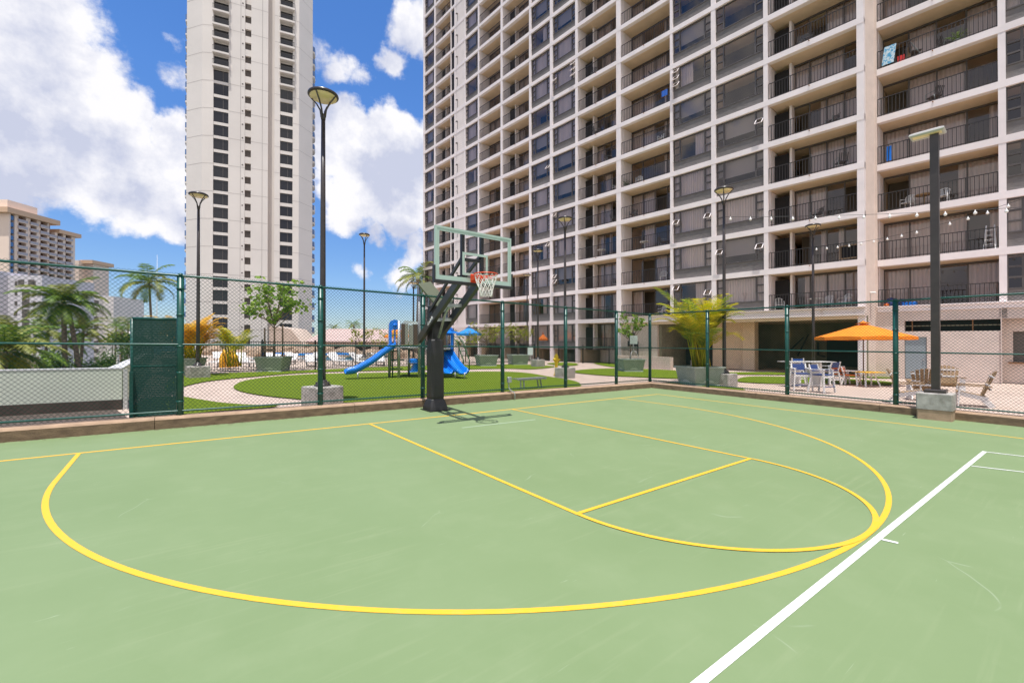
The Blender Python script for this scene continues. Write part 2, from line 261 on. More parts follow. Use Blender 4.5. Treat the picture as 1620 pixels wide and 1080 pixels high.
LF=dict(lgreen=leafmat('leaf_light_green',(.12,.24,.02),(.40,.42,.03)),green=leafmat('leaf_green',(.09,.20,.02),(.30,.42,.06)),yg=leafmat('leaf_yellow_green',(.16,.22,.02),(.34,.33,.035)),palm=leafmat('palm_green',(.05,.12,.015),(.20,.29,.04),tr=.3),palmy=leafmat('palm_yellow',(.16,.20,.03),(.30,.30,.07),tr=.2),gold=leafmat('leaf_golden',(.62,.32,.02),(.80,.50,.05)),lime=leafmat('leaf_lime',(.36,.42,.01),(.72,.54,.02)),shrub=leafmat('shrub_green',(.03,.07,.015),(.10,.17,.03)))
# ------------------------------------------------------------------ setting: ground, deck, court
def sheet(name,poly,h,m,slope=True,thick=0,base=0):
    mb=MB()
    if thick: mb.prism(poly,h-thick,h)
    else: mb.add([(x,y,h) for x,y in poly],[tuple(range(len(poly)))])
    return struct(mb.build(name,m,slope=slope))
sheet('city_ground',[(-3000,-3000),(3000,-3000),(3000,3000),(-3000,3000)],-14,M['city'],False)
p=[AD(u,540,D) for u,D in ((-2500,420),(-200,330),(500,300),(1200,420),(1200,4200),(-2500,4200))]
sheet('sea',[(q.x,q.y) for q in p],-13.6,M['sea'],False)
deck=[(-22,-26),(48,-26),(48,75),(-6.35,75),(-6.35,5.6),(-22,5.6)]
mb=MB(); mb.prism(deck,-.45,-.02); mb.prism([(-21,-25),(47,-25),(47,74),(-5.6,74),(-5.6,4.8),(-21,4.8)],-14,-.46)
struct(mb.build('paving',M['path'],slope=True))
court=struct(MB().prism([(-20,-24),(9.78,-24),(9.78,1.53),(-20,1.53)],-.015,.0).build('court',M['court'],slope=True))
FT=.3048; LW=.05
def strip(pts,w,closed=False):
    mb=MB(); n=len(pts); L=[];Rr=[]
    for i,(x,y) in enumerate(pts):
        a=pts[max(i-1,0)]; b=pts[min(i+1,n-1)]; dx,dy=b[0]-a[0],b[1]-a[1]; l=math.hypot(dx,dy); nx,ny=-dy/l*w/2,dx/l*w/2
        L.append((x+nx,y+ny));Rr.append((x-nx,y-ny))
    for i in range(n-1): mb.add([(*L[i],0),(*Rr[i],0),(*Rr[i+1],0),(*L[i+1],0)],[(0,1,2,3)])
    return mb
def line(name,pts,m,h=.004,w=LW):
    mb=strip(pts,w); mb.v=[(x,y,h) for x,y,_ in mb.v]; return mb.build(name,M[m],court,slope=True)
tr=19.75*FT-LW/2; cy=-5.25*FT
line('baseline',[(-13,.0),(-6,0.0),(0,0),(8.04,.06)],'yellow',.0022,.06)
line('sideline',[(8.04,.1),(7.6,-8.05),(7.2,-16)],'yellow',.0022,.06)
arc=[(-tr,-.03),(-tr,cy)]+[(tr*math.cos(a),cy+tr*math.sin(a)) for a in [math.pi+math.pi*k/96 for k in range(1,96)]]+[(tr,cy),(tr,-.03)]
line('three_point_line',arc,'yellow',.0035)
lx=6*FT-LW/2
line('lane_line',[(-lx,-.03),(-lx,-19*FT)],'yellow',.0048); line('lane_line',[(lx,-.03),(lx,-19*FT)],'yellow',.0048)
line('free_throw_line',[(-lx+.02,-19*FT+LW/2),(lx-.02,-19*FT+LW/2)],'yellow',.006)
line('free_throw_arc',[(lx*math.cos(a),-19*FT+lx*math.sin(a)) for a in [math.pi+math.pi*k/48 for k in range(0,49)]],'yellow',.007)
line('half_court_line',[(5.47,-7.76),(-2.76,-7.63),(-12,-7.5)],'white',.003,.052)
a=G(1557.8,714.5);b=G(1640,724.2); c=G(1537,737); d=G(1640,749)
line('pickleball_line',[(a.x,a.y),(b.x,b.y),(b.x+(b.x-a.x)*6,b.y+(b.y-a.y)*6)],'white',.0045,.04)
line('pickleball_line',[(c.x,c.y),(d.x,d.y),(d.x+(d.x-c.x)*6,d.y+(d.y-c.y)*6)],'white',.0045,.035)
a=G(1395,853);b=G(1421,859); line('centre_mark',[(a.x,a.y),(b.x,b.y)],'white',.0045,.04)
a=G(731,676.6);b=G(847,663.5); line('faded_line',[(a.x,a.y),(b.x,b.y)],'ghost',.003,.07)
hm=MB(); hr=random.Random(4); n=46; rings=[[],[],[]]
for i in range(n):
    az=R_(-112+88*i/(n-1)); f=math.sin(math.pi*i/(n-1))**.6; h=(70+60*math.sin(i*.41)+28*math.sin(i*1.13)+14*hr.random())*f
    for rg_,(rr_,hz) in zip(rings,((1300,-14),(1500,max(0,h)*.75),(1750,h))): rg_.append((rr_*math.sin(az),rr_*math.cos(az),hz-14))
hm.loft(rings,0,True,False,False); struct(hm.build('hills',mat('hill_scrub',(.10,.085,.05),1,var=.4,scale=.01)))
# kerbs
def rx(y): return 9.76-(1.5-y)*.032
mb=MB()
prof=[(0,-.02),(0,.17),(.025,.205),(.30,.21),(.32,.19),(.32,-.02)]
segs=[-20,-16,-12,-8.5,-5.2,-1.6,1.9,5.4,8.2,9.765]
for i in range(len(segs)-1):
    x0,x1=segs[i]+.004,segs[i+1]-.004
    mb.loft([[(x0,1.53+y,z) for y,z in prof],[(x1,1.53+y,z) for y,z in prof]],0)
KS=mat('kerb_side_shade_dirt',(.24,.16,.10),.95,col2=(.13,.085,.055),scale=4,stretch=(1,1,3),bump=.8,bscale=40)  # side shade put into a darker brown, with dirty mottling
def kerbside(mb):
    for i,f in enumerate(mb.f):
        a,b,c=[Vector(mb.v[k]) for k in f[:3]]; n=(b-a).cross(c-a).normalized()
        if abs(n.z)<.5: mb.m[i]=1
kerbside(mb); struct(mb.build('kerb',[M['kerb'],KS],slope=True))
mb=MB(); ys=[1.86,.6,-2.4,-5.5,-9,-13,-18,-24]
for i in range(len(ys)-1):
    y0,y1=ys[i]-.004,ys[i+1]+.004
    mb.loft([[(rx(y0)+w+.004,y0,z) for w,z in prof],[(rx(y1)+w+.004,y1,z) for w,z in prof]],0)
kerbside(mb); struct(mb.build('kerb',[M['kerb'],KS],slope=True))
mb=MB(); rd=random.Random(8)
for i in range(260):
    x=rd.uniform(-8,9.7); y=1.52-abs(rd.gauss(0,.05))-.01; s_=rd.uniform(.01,.045); a=rd.uniform(0,3.14)
    pts=[(x+s_*rd.uniform(.6,1.4)*math.cos(a+j*1.05),y+s_*.5*math.sin(a+j*1.05),.0013) for j in range(6)]; mb.add(pts,[tuple(range(6))])
o=mb.build('kerb_dirt',mat('dirt',(.13,.10,.06),1),slope=True); tag(o,'brown dirt and grit gathered along the foot of the baseline kerb','dirt'); o['kind']='stuff'
# turf beds
def turf(pix,extra=None,h=.012):
    P=[(lambda q:(q.x,q.y))(G(u,v)) for u,v in pix]
    if extra: P+=extra
    # smooth outline with a Catmull-Rom pass
    out=[];n=len(P)
    for i in range(n):
        p0,p1,p2,p3=P[i-1],P[i],P[(i+1)%n],P[(i+2)%n]
        for t in (0,.25,.5,.75):
            out.append(tuple(.5*((2*p1[k])+(-p0[k]+p2[k])*t+(2*p0[k]-5*p1[k]+4*p2[k]-p3[k])*t*t+(-p0[k]+3*p1[k]-3*p2[k]+p3[k])*t**3) for k in (0,1)))
    import mathutils.geometry as mg
    tri=mg.tessellate_polygon([[Vector((x,y,0)) for x,y in out]])
    mb=MB(); mb.add([(x,y,h) for x,y in out],[tuple(t) for t in tri])
    o=mb.build('artificial_turf',M['turf'],slope=True); o.data.update()
    return struct(o)
turf([(370,614),(373,608),(388,602),(420,597),(460,593.6),(520,591),(600,589.5),(700,588.6),(780,587.6),(830,589.5),(870,596),(900,600.5),(915,605),(919,610),(908,615),(880,620),(820,624.5),(720,632),(620,637),(520,636),(470,631),(420,626),(385,620)])
turf([(285,627.5),(310,631),(350,637),(400,640.5),(440,641),(420,645),(350,650),(285,657),(215,664),(215,640),(240,630)],h=.014)
turf([(262,621),(285,613),(320,604.5),(360,599.5),(400,596),(460,591),(520,588.2),(600,586.4),(700,584.8),(800,583),(840,584),(870,581.5),(876,579.5),(850,577.5),(800,576.5),(700,578),(600,580.5),(500,585),(420,588),(340,591),(300,593),(270,600)],h=.016)
turf([(905,588.5),(925,584.5),(960,583),(1000,583),(1040,584.5),(1090,587.5),(1120,592),(1110,598),(1060,598.5),(1000,596),(950,593.5)],h=.018)
turf([(940,574),(955,572.5),(1000,574),(1035,577),(1068,579.3),(1040,581),(1000,582),(975,581),(950,577.5)],h=.02)
turf([(865,575),(885,573.5),(905,574),(915,576.5),(905,578.5),(885,578.2)],h=.02)
turf([(1164,602.3),(1183,596),(1240,596),(1300,598),(1360,600.5),(1410,604.5),(1412,609),(1370,608),(1300,606.5),(1240,607),(1190,605.5)],h=.018)
turf([(1148,589),(1240,589),(1320,590.5),(1400,594),(1412,598),(1380,598),(1300,594.5),(1230,593),(1155,592)],h=.02)
turf([(1031,606.5),(1060,606),(1110,609),(1160,613),(1180,617.5),(1150,616),(1090,611)],h=.022)
turf([(985,611.5),(1010,608.5),(1031,606.8),(1029,609.5),(1005,612)],h=.022)
# parapet and the drop behind it
pr=thing('parapet_wall','pale grey-green parapet wall with metal cap and brown base left of the court','wall',(-9,5.2,gz(-9,5.2)))
O=tuple(pr.location)
mb=MB(); mb.box(-21,-5.9,5.05,5.3,.22,.93); mb.box(-6.15,-5.9,5.3,19,.0,.93); mb.build('wall',M['parapet'],pr,O,slope=True)
mb=MB(); mb.box(-21,-5.89,5.043,5.31,.932,.962); mb.box(-6.16,-5.89,5.312,19.01,.932,.962); mb.build('metal_cap',M['cap'],pr,O,slope=True)
mb=MB(); mb.box(-21,-5.9,5.035,5.32,-.02,.218); mb.build('base',M['brown'],pr,O,slope=True)
mb=MB(); mb.box(-5.88,-5.8,5.06,5.12,-.02,.93); mb.build('downpipe',M['cap'],pr,O,slope=True)
# gate leaf standing open behind the fence
# ------------------------------------------------------------------ chain-link fences
def wires(mb,x0,x1,z0,z1,f,pitch=.075,r=.0030,off=.004):
    H=z1-z0
    n=int((x1-x0+H)/pitch)+1
    for sgn in (1,-1):
        for k in range(n+1):
            if sgn>0: xa=x0-H+k*pitch; xb=xa+H; za,zb=z0,z1
            else: xa=x0+k*pitch; xb=xa-H; za,zb=z0,z1
            # clip to [x0,x1]
            def cl(xa,za,xb,zb):
                t0,t1=0.,1.; dx=xb-xa
                for lim,s in ((x0,1),(x1,-1)):
                    a=(xa-lim)*s; b=(xb-lim)*s
                    if a<0 and b<0: return None
                    if a<0: t0=max(t0,a/(a-b))
                    if b<0: t1=min(t1,a/(a-b))
                if t1-t0<1e-3: return None
                return (xa+dx*t0,za+(zb-za)*t0,xa+dx*t1,za+(zb-za)*t1)
            c=cl(xa,za,xb,zb)
            if not c: continue
            dd=off*sgn
            P=[]
            for (x,z) in ((c[0],c[1]),(c[2],c[3])):
                for k2 in range(3):
                    an=2*math.pi*k2/3; ox=r*math.cos(an)*.7071; P.append(f(x-ox*sgn,dd+r*math.sin(an),z+ox))
            mb.add(P,[(0,1,4,3),(1,2,5,4),(2,0,3,5)])
def fence(label,f,x0,x1,posts,org,post_r=.058,H0=.29,H1=2.86):
    t=thing('chain_link_fence',label,'fence',org)
    w=MB(); wires(w,x0,x1,H0-.07,H1+.05,f); w.build('wire_mesh',M['fdark'],t,org)
    for z,nm,r in ((H1,'top_rail',.022),(1.55,'middle_rail',.018),(H0,'bottom_rail',.018)):
        MB().tube([f(x0,0.0,z),f((x0+x1)/2,0,z),f(x1,0,z)],r,8).build(nm,M['fgreen'],t,org)
    for k,x in enumerate(posts):
        pr_=post_r
        mb=MB(); mb.tube([f(x,.03,.17),f(x,.03,H1+.0)],pr_,12); mb.tube([f(x,.03,H1),f(x,.03,H1+.05)],[pr_*1.12,pr_*.5],12)
        for z in (.45,1.0,1.5,2.1,2.6): mb.tube([f(x,.03,z),f(x,.03,z+.03)],pr_*1.12,12)
        mb.build('post',M['fgreen'],t,org)
    return t
fA=lambda x,o,z:(x,1.72+o,z+gz(x,1.72))
fence('long green chain-link fence behind the hoop along the baseline kerb',fA,-16,9.97,[-15,-12.45,-9.9,-7.38,-4.83,-2.3,.22,2.79,5.38,7.96,10.0],(-3,1.72,gz(-3,1.72)))
fB=lambda y,o,z:(9.9-(1.7-y)*.03+o,y,z+gz(9.85,y))
fence('green chain-link fence on the right kerb beside the patio furniture',fB,-16,1.68,[-.7,-3.25,-5.79,-8.35,-10.9,-13.4],(9.8,-5,gz(9.8,-5)))
t=thing('gate','dark green screened chain-link gate leaf standing open behind the fence','gate',(-5.3,2.5,gz(-5.3,2.5)))
g0,g1=AD(209,560,8.75),AD(284,560,9.1); gd=(g1-g0); gd.z=0; gl=gd.length; gd.normalize(); gn=Vector((gd.y,-gd.x,0))
fG=lambda x,o,z:(g0.x+gd.x*x+gn.x*o,g0.y+gd.y*x+gn.y*o,z+gz(g0.x,g0.y))
O=tuple(t.location)
mb=MB()
for a,b in (((0,.12),(0,2.05)),((gl,.12),(gl,2.05)),((0,2.05),(gl,2.05)),((0,1.1),(gl,1.1)),((0,.12),(gl,.12))): mb.tube([fG(a[0],0,a[1]),fG(b[0],0,b[1])],.03,8)
mb.build('gate_frame',M['fgreen'],t,O)
mb=MB(); wires(mb,0,gl,.1,2.08,fG,.05,.003); mb.build('wire_mesh',M['fgreen'],t,O)
mb=MB(); z=.14
while z<2.02:
    x=0.02
    while x<gl-.03:
        w=random.uniform(.5,1.5); x2=min(x+w,gl-.02); P=[fG(x,.02,z),fG(x2,.02,z),fG(x2,.02,z+.0335),fG(x,.02,z+.0345)]; P+=[fG(x,.024,z),fG(x2,.024,z),fG(x2,.024,z+.0345),fG(x,.024,z+.0345)]
        mb.add(P,[(0,1,2,3),(7,6,5,4),(0,4,5,1),(3,2,6,7)]); x=x2+.006
    z+=.0355
mb.build('privacy_screen',M['screen'],t,O)
MB().box(-5.62,-5.56,2.62,2.7,0,1.0).build('latch_post',M['fgreen'],t,O,slope=True)
# electrical box on the fence
sheet('brown_ground_strip',[(-21,1.87),(-5.5,1.87),(-5.5,2.4),(-6.0,5.02),(-21,5.02)],-.005,M['brown'])  # dark brown ground sheet between parapet and kerb
t=thing('outlet_box','grey metal outlet box with bent conduit on a fence post over the kerb','electrical box',(2.93,1.6,gz(2.93,1.6)),0)
MB().cbox((0,0,.50),.13,.08,.16,ch=.012).build('box',M['galv'],t)
MB().tube([(-.02,0,.5),(-.02,0,.36),(.0,-.04,.28),(.07,-.13,.22),(.09,-.15,.15),(.09,-.15,-.0)],.016,8).build('conduit',M['galv'],t)
# ------------------------------------------------------------------ basketball hoop
t=thing('basketball_hoop','black padded pole with glass backboard, red rim and white net','basketball hoop',(.155,.95,gz(.155,.95)))
O=tuple(t.location)
mb=MB(); mb.loft([[(.155+sx*.27,.93+sy*.27,.0) for sx,sy in ((-1,-1),(1,-1),(1,1),(-1,1))],[(.155+sx*.27,.93+sy*.27,.03) for sx,sy in ((-1,-1),(1,-1),(1,1),(-1,1))]]); mb.build('base_plate',M['black'],t,O)
def sq(cx,cy,h,z,c=.03): return [(cx-h+c,cy-h,z),(cx+h-c,cy-h,z),(cx+h,cy-h+c,z),(cx+h,cy+h-c,z),(cx+h-c,cy+h,z),(cx-h+c,cy+h,z),(cx-h,cy+h-c,z),(cx-h,cy-h+c,z)]
mb=MB(); mb.loft([sq(.155,.93,.235,.03),sq(.155,.93,.225,.1),sq(.155,.93,.175,.27),sq(.155,.93,.160,.29),sq(.155,.93,.166,.33)],sm=False)
mb.loft([sq(.155,.93,.166,.335),sq(.155,.93,.172,.6,.05),sq(.155,.93,.165,1.0,.05),sq(.155,.93,.171,1.4,.05),sq(.155,.93,.16,1.70,.06),sq(.155,.93,.14,1.73,.06)],sm=False)
mb.build('pole_pad',M['pad'],t,O)
mb=MB(); mb.loft([sq(.155,.98,.125,.03,.01),sq(.155,.98,.125,2.52,.01),]); mb.box(.02,.29,.84,1.12,2.522,2.54); mb.build('pole',M['black'],t,O)
LA,LB=Vector((-.02,1.45,1.72)),Vector((-.33,-1.08,2.93)); RA,RB=Vector((.47,1.40,1.75)),Vector((.13,-1.08,2.93))
for a,b in ((LA,LB),(RA,RB)):
    mb=MB(); mb.bar(a,b,.09,.18); o=mb.build('arm',M['armgreen'],t,O)
mb=MB()
for s in (.38,.62):
    mb.bar(LA.lerp(LB,s)+Vector((.04,0,0)),RA.lerp(RB,s)-Vector((.04,0,0)),.22,.07)
mb.build('cross_brace',M['galv'],t,O)
for dx in (-.11,.13):
    mb=MB(); mb.bar((.155+dx,1.0,2.42),(-.10+dx*1.6,-1.12,3.42),.045,.07); mb.build('upper_link',M['black'],t,O)
MB().tube([(.15,.75,1.78),(.02,.2,2.3),(-.05,-.25,2.6)],.03,8).build('lift_actuator',M['galv'],t,O)
bz0,bz1,bx,by=2.86,3.90,-.045,-1.19
mb=MB(); 
for dx in (-.26,.20): mb.box(bx+dx-.035,bx+dx+.035,by+.04,by+.11,bz0+.02,bz1-.06)
mb.box(bx-.225,bx+.165,by+.045,by+.10,bz0+.44,bz0+.50); mb.box(bx-.225,bx+.165,by+.045,by+.10,bz0+.05,bz0+.11)
mb.build('board_support',M['black'],t,O)
bb=MB().box(bx-.88,bx+.88,by+.004,by+.014,bz0+.035,bz1-.035).build('backboard',M['glassb'],t,O)
mb=MB(); x0,x1=bx-.915,bx+.915
for a in ((x0,x1,bz1-.04,bz1),(x0,x1,bz0,bz0+.04),(x0,x0+.04,bz0+.041,bz1-.041),(x1-.04,x1,bz0+.041,bz1-.041)): mb.box(a[0],a[1],by-.01,by+.035,a[2],a[3])
mb.build('board_frame',M['bbframe'],bb,O)
mb=MB()
def rect(xa,xb,za,zb,w):
    for a in ((xa,xb,zb-w,zb),(xa,xb,za,za+w),(xa,xa+w,za+w,zb-w),(xb-w,xb,za+w,zb-w)): mb.box(a[0],a[1],by-.003,by+.002,a[2],a[3])
rect(x0+.042,x1-.042,bz0+.042,bz1-.042,.05); rect(bx-.305,bx+.305,bz0+.14,bz0+.60,.05)
mb.build('painted_border',M['bbframe'],bb,O)
mb=MB(); mb.box(x0-.03,x1+.03,by-.03,by+.05,bz0-.06,bz0-.002); mb.box(x0-.03,x0-.002,by-.03,by+.05,bz0,bz0+.27); mb.box(x1+.002,x1+.03,by-.03,by+.05,bz0,bz0+.27); mb.build('edge_padding',M['pad'],bb,O)
rc=Vector((bx,by-.38,2.995))
mb=MB(); pts=[rc+Vector((.229*math.cos(a),.229*math.sin(a),0)) for a in [2*math.pi*k/36 for k in range(37)]]; mb.tube(pts,.011,8,caps=False)
pts=[rc+Vector((.215*math.cos(a),.215*math.sin(a)+.0,-.045)) for a in [math.pi*.1+math.pi*.8*k/14 for k in range(15)]]; mb.tube(pts,.008,6)
mb.box(bx-.13,bx+.13,by-.16,by-.035,2.90,2.995); mb.box(bx-.12,bx+.12,by-.034,by-.006,2.86,3.03)
mb.bar((bx-.11,by-.15,2.98),(bx-.16,by-.24,2.99),.03,.03); mb.bar((bx+.11,by-.15,2.98),(bx+.16,by-.24,2.99),.03,.03)
rim=mb.build('rim',M['orange'],t,O)
mb=MB(); nn=12
lev=[(.229,0),(.205,-.09),(.175,-.18),(.145,-.26),(.125,-.33),(.118,-.39),(.112,-.43)]
for k in range(nn):
    for s in (1,-1):
        pts=[]
        for i,(r_,z_) in enumerate(lev):
            a=2*math.pi*(k+.5*s*i)/nn; j=random.uniform(-.006,.006)
            pts.append(rc+Vector((r_*math.cos(a)+.03*(-z_)+j,r_*math.sin(a),z_-.008)))
        mb.tube(pts,.006,4,caps=False)
mb.build('net',M['net'],rim,O)
mb=MB(); a=LA+(LB-LA)*.0; mb.box(.13,.20,1.2,1.3,1.6,1.66); mb.build('crank_mount',M['black'],t,O)
# lettering on the arm
fc=bpy.data.curves.new('arm_lettering','FONT'); fc.body='Goalrilla'; fc.size=.115; fc.extrude=.002; fc.shear=.2; fc.align_x='CENTER'; fc.align_y='CENTER'
fo=bpy.data.objects.new('arm_lettering',fc); COL.objects.link(fo)
me=bpy.data.meshes.new_from_object(fo.evaluated_get(bpy.context.evaluated_depsgraph_get())); bpy.data.objects.remove(fo)
me.materials.append(M['text']); o=bpy.data.objects.new('arm_lettering',me); COL.objects.link(o); o.parent=t
dr=(LB-LA).normalized(); side=Vector((-1,0,0)); side=(side-dr*side.dot(dr)).normalized(); upv=side.cross(dr)
if upv.z<0: upv=-upv
Rm=Matrix((dr,upv,dr.cross(upv))).transposed()
pos=LA.lerp(LB,.36)+side*.053 
o.matrix_local=Matrix.Translation(pos-Vector(O))@Rm.to_4x4()
# ------------------------------------------------------------------ lamps
def make_lamp(h=7.95):
    t=thing('street_lamp','','lamp')
    mb=MB(); mb.cbox((0,0,-.02),.74,.74,.52,ch=.025); mb.box(-.372,.372,-.372,.372,.13,.145); mb.build('concrete_base',M['conc'],t)
    mb=MB(); mb.lathe([(.2,.5),(.2,.54),(.14,.56),(.12,.62),(.095,.66)],14); 
    for a in range(4): mb.lathe([(.025,.54),(.025,.60),(.01,.61)],6,(.15*math.cos(a*math.pi/2+.78),.15*math.sin(a*math.pi/2+.78),0))
    mb.tube([(0,0,.6),(0,0,2.5),(0,0,5),(0,0,h-.6)],[.078,.072,.062,.05],14)
    mb.tube([(0,0,h-.62),(0,0,h-.48)],[.054,.066],12); mb.build('pole',M['bronze'],t)
    mb=MB()
    for k in range(4):
        a=k*math.pi/2+.5; c,s=math.cos(a),math.sin(a)
        mb.tube([(c*.045,s*.045,h-.55),(c*.08,s*.08,h-.36),(c*.18,s*.18,h-.19),(c*.335,s*.335,h-.03)],[.028,.022,.02,.016],6)
    hd=mb.build('bracket_arm',M['bronze'],t)
    mb=MB(); mb.lathe([(.36,h-.02),(.375,h+.0),(.365,h+.04),(.30,h+.08),(.15,h+.115),(.02,h+.12)],28); l=mb.build('lamp_head',M['bronze'],t)
    mb=MB(); mb.lathe([(.325,h-.045),(.325,h-.022)],28); mb.build('lens',M['lens'],l)
    return t
L0=make_lamp()
lamps=[((505,625),(-1.90,3.15),'tallest-looking bronze street lamp, on a concrete block just behind the green fence'),
 ((313,597),None,'bronze street lamp in front of the golden palm shrub and the white tower'),
 ((576,578),None,'slender bronze street lamp rising behind the single blue slide'),
 ((1146,610),None,'bronze street lamp beside the bushy yellow palm planter, holding the upper string of lights'),
 ((894,597),None,'bronze street lamp on a concrete block right of the yellow hydrant'),
 ((851,580),None,'bronze street lamp behind the hydrant, on low block left of it'),
 ((1287,597),None,'bronze street lamp before the dark undercroft, holding the lower string of lights')]
hs={0:8.1,1:7.97,2:9.1,3:8.17,4:7.87,5:8.4,6:8.28}
for i,((u,v),xy,lab) in enumerate(lamps):
    q=G(u,v); x,y=(xy if xy else (q.x,q.y))
    if i==0: L0.location=(x,y,gz(x,y)); L0['label']=lab; L0['group']='round-headed lamps around the deck'; L0.rotation_euler=(0,0,.3)
    else: r=dup(L0,(x,y,0),random.uniform(0,6),lab,'round-headed lamps around the deck'); r.scale=(1,1,hs[i]/7.95)
for u,v,D,hh_,lab in ((1101,585,35.5,8.2,'small bronze street lamp in front of the dark windows left of the yellow palm'),(654,580,33,6.1,'thin dark lamp pole seen behind the playground roof'),(834,575,42,8.2,'farthest bronze street lamp seen right of the backboard')):
    q=AD(u,v,D); r=dup(L0,(q.x,q.y,0),.4,lab,'round-headed lamps around the deck'); r.scale=(1,1,hh_/7.95)
# square floodlight pole at right
t=thing('floodlight_pole','square dark pole with boxy floodlight on concrete block in the right kerb','lamp',(9.29,-6.60,gz(9.29,-6.60)),R_(2))
mb=MB(); mb.cbox((0,0,.24),.60,.62,.38,ch=.02); mb.build('concrete_base',M['conc'],t)
mb=MB(); mb.cbox((0,0,0),.58,.60,.238,ch=.02); mb.build('plinth',M['kerb'],t)
mb=MB(); mb.cbox((0,0,.62),.38,.38,.08,ch=.02); mb.build('base_cover',M['bronze'],t)
MB().box(-.076,.076,-.076,.076,.7,6.68).build('pole',M['bronze'],t)
fl=MB(); fl.loft([[(-.17,-.16,6.70),(.17,-.16,6.70),(.17,.40,6.70),(-.17,.40,6.70)],[(-.20,-.19,6.73),(.20,-.19,6.73),(.20,.43,6.73),(-.20,.43,6.73)],[(-.19,-.18,6.77),(.19,-.18,6.77),(.19,.42,6.77),(-.19,.42,6.77)],[(-.1,-.1,6.81),(.1,-.1,6.81),(.1,.34,6.81),(-.1,.34,6.81)]]); fl=fl.build('floodlight',M['winpaint'],t)
MB().box(-.155,.02,-.13,.37,6.688,6.699).build('lens',M['lens'],fl)
# ------------------------------------------------------------------ plants
def leafcloud(mb,c,r,n,size,m=0,flat=1.0,rnd=random):
    for _ in range(n):
        d=Vector((rnd.gauss(0,1),rnd.gauss(0,1),rnd.gauss(0,1)*flat)); d=d.normalized()*r*rnd.random()**.45
        p=Vector(c)+Vector((d.x,d.y,d.z*flat)); a=Vector((rnd.gauss(0,1),rnd.gauss(0,1),rnd.gauss(0,.5))).normalized(); b=a.cross(Vector((rnd.gauss(0,1),rnd.gauss(0,1),rnd.gauss(0,1)))).normalized()
        s=size*rnd.uniform(.6,1.3); mb.add([p-a*s*.5,p-a*s*.1+b*s*.32,p+a*s*.5,p-a*s*.1-b*s*.32],[(0,1,2,3)],m)
def frond(mb,base,az,el,L,droop,wid,nl=26,m=0,rnd=random,fold=.5,lm=None,curl=0,lw=None):
    # rachis arcs from elevation el, drooping; leaflets hang from both sides
    pts=[];p=Vector(base);e=el;n=14
    for i in range(n+1):
        pts.append(p.copy()); p=p+Vector((math.cos(az)*math.cos(e),math.sin(az)*math.cos(e),math.sin(e)))*(L/n); e-=droop/n*(.5+1.3*i/n); az+=curl/n
    mb.tube(pts,[.018*L/3*(1-.8*i/n)+.004 for i in range(n+1)],4,m)
    for i in range(nl):
        t=.14+.86*i/nl; k=t*n; a=int(min(k,n-1)); f=k-a; q=pts[a].lerp(pts[a+1],f); tg=(pts[a+1]-pts[a]).normalized()
        sd=tg.cross(Vector((0,0,1))).normalized(); upn=sd.cross(tg)
        ll=wid*math.sin(math.pi*(.12+.85*t))**.7*rnd.uniform(.85,1.1)
        for s in (1,-1):
            d=(sd*s+tg*(.55+.5*t)-Vector((0,0,1))*fold*rnd.uniform(.4,1.3)+upn*.15).normalized(); w=lw or (L*.006+.006)
            mid=q+d*ll*.5; tip=q+d*ll-Vector((0,0,1))*ll*.22*fold; ww=tg*w
            mb.add([q-ww*.6,q+ww*.6,mid+ww,mid-ww],[(0,1,2,3)],m if lm is None else lm); b=len(mb.v); mb.add([mid-ww,mid+ww,tip],[(0,1,2)],m if lm is None else lm)
def palm(name,label,crown,zbase,L=3,nf=16,lean=(0,0),seed=1,group=None,r=.16,mats=('palm','palmy'),wind=0,nl=24,extra_trunk=None):
    rnd=random.Random(seed); cx,cy,cz=crown
    t=thing(name,label,'palm tree',(cx-lean[0],cy-lean[1],zbase),0,group); O=tuple(t.location); H=cz-zbase
    tr=MB(); tr.tube([(cx-lean[0]*(1-(k/8)**1.5),cy-lean[1]*(1-(k/8)**1.5),zbase+H*k/8) for k in range(9)],[r*1.5 if k==0 else r*(1.05-.35*k/8) for k in range(9)],9)
    if extra_trunk: 
        ex,ey=extra_trunk; tr.tube([(cx+ex*(1-(k/8)**1.4)+.3,cy+ey*(1-(k/8)**1.4),zbase+(H-.4)*k/8) for k in range(9)],[r*(1.0-.35*k/8) for k in range(9)],9)
    tr.build('trunk',M['palmtrunk'],t,O)
    cr=MB()
    for k in range(nf):
        az=2*math.pi*k*.381966+rnd.uniform(-.2,.2); lay=k/nf; el=R_(72-95*lay+rnd.uniform(-10,10))
        frond(cr,(cx,cy,cz),az,el,L*rnd.uniform(.85,1.1)*(1 if lay<.8 else .8),R_(75+25*rnd.random()),L*.27,int(nl*1.35),0 if rnd.random()<.6 else 1,rnd,fold=.5,lw=L*.008+.012,curl=wind*rnd.uniform(.3,1)*(1 if math.sin(az)>0 else -1))
    for k in range(7):
        a=rnd.uniform(0,6.28); cr.lathe([(.02,-.14),(.11,-.05),(.11,.05),(.02,.13)],6,(cx+.24*math.cos(a),cy+.24*math.sin(a),cz-.25-rnd.random()*.15),2)
    cr.build('crown',[LF[mats[0]],LF[mats[1]],M['trunk']],t,O)
    return t
ZG=-14
def pl(u,v,D): q=AD(u,v,D); return (q.x,q.y,q.z)
palm('palm_tree','large coconut palm with drooping fronds left of centre before the white blocks',pl(100,480,35),ZG,3.3,30,(-.4,.3),1,'coconut palms beyond the parapet',r=.22,nl=30,extra_trunk=(1.9,-.3))
palm('palm_tree','bushy coconut palm left of and below the large one, before the lavender-tinted block',pl(76,524,40),ZG,2.4,18,(.8,0),2,'coconut palms beyond the parapet',nl=26)
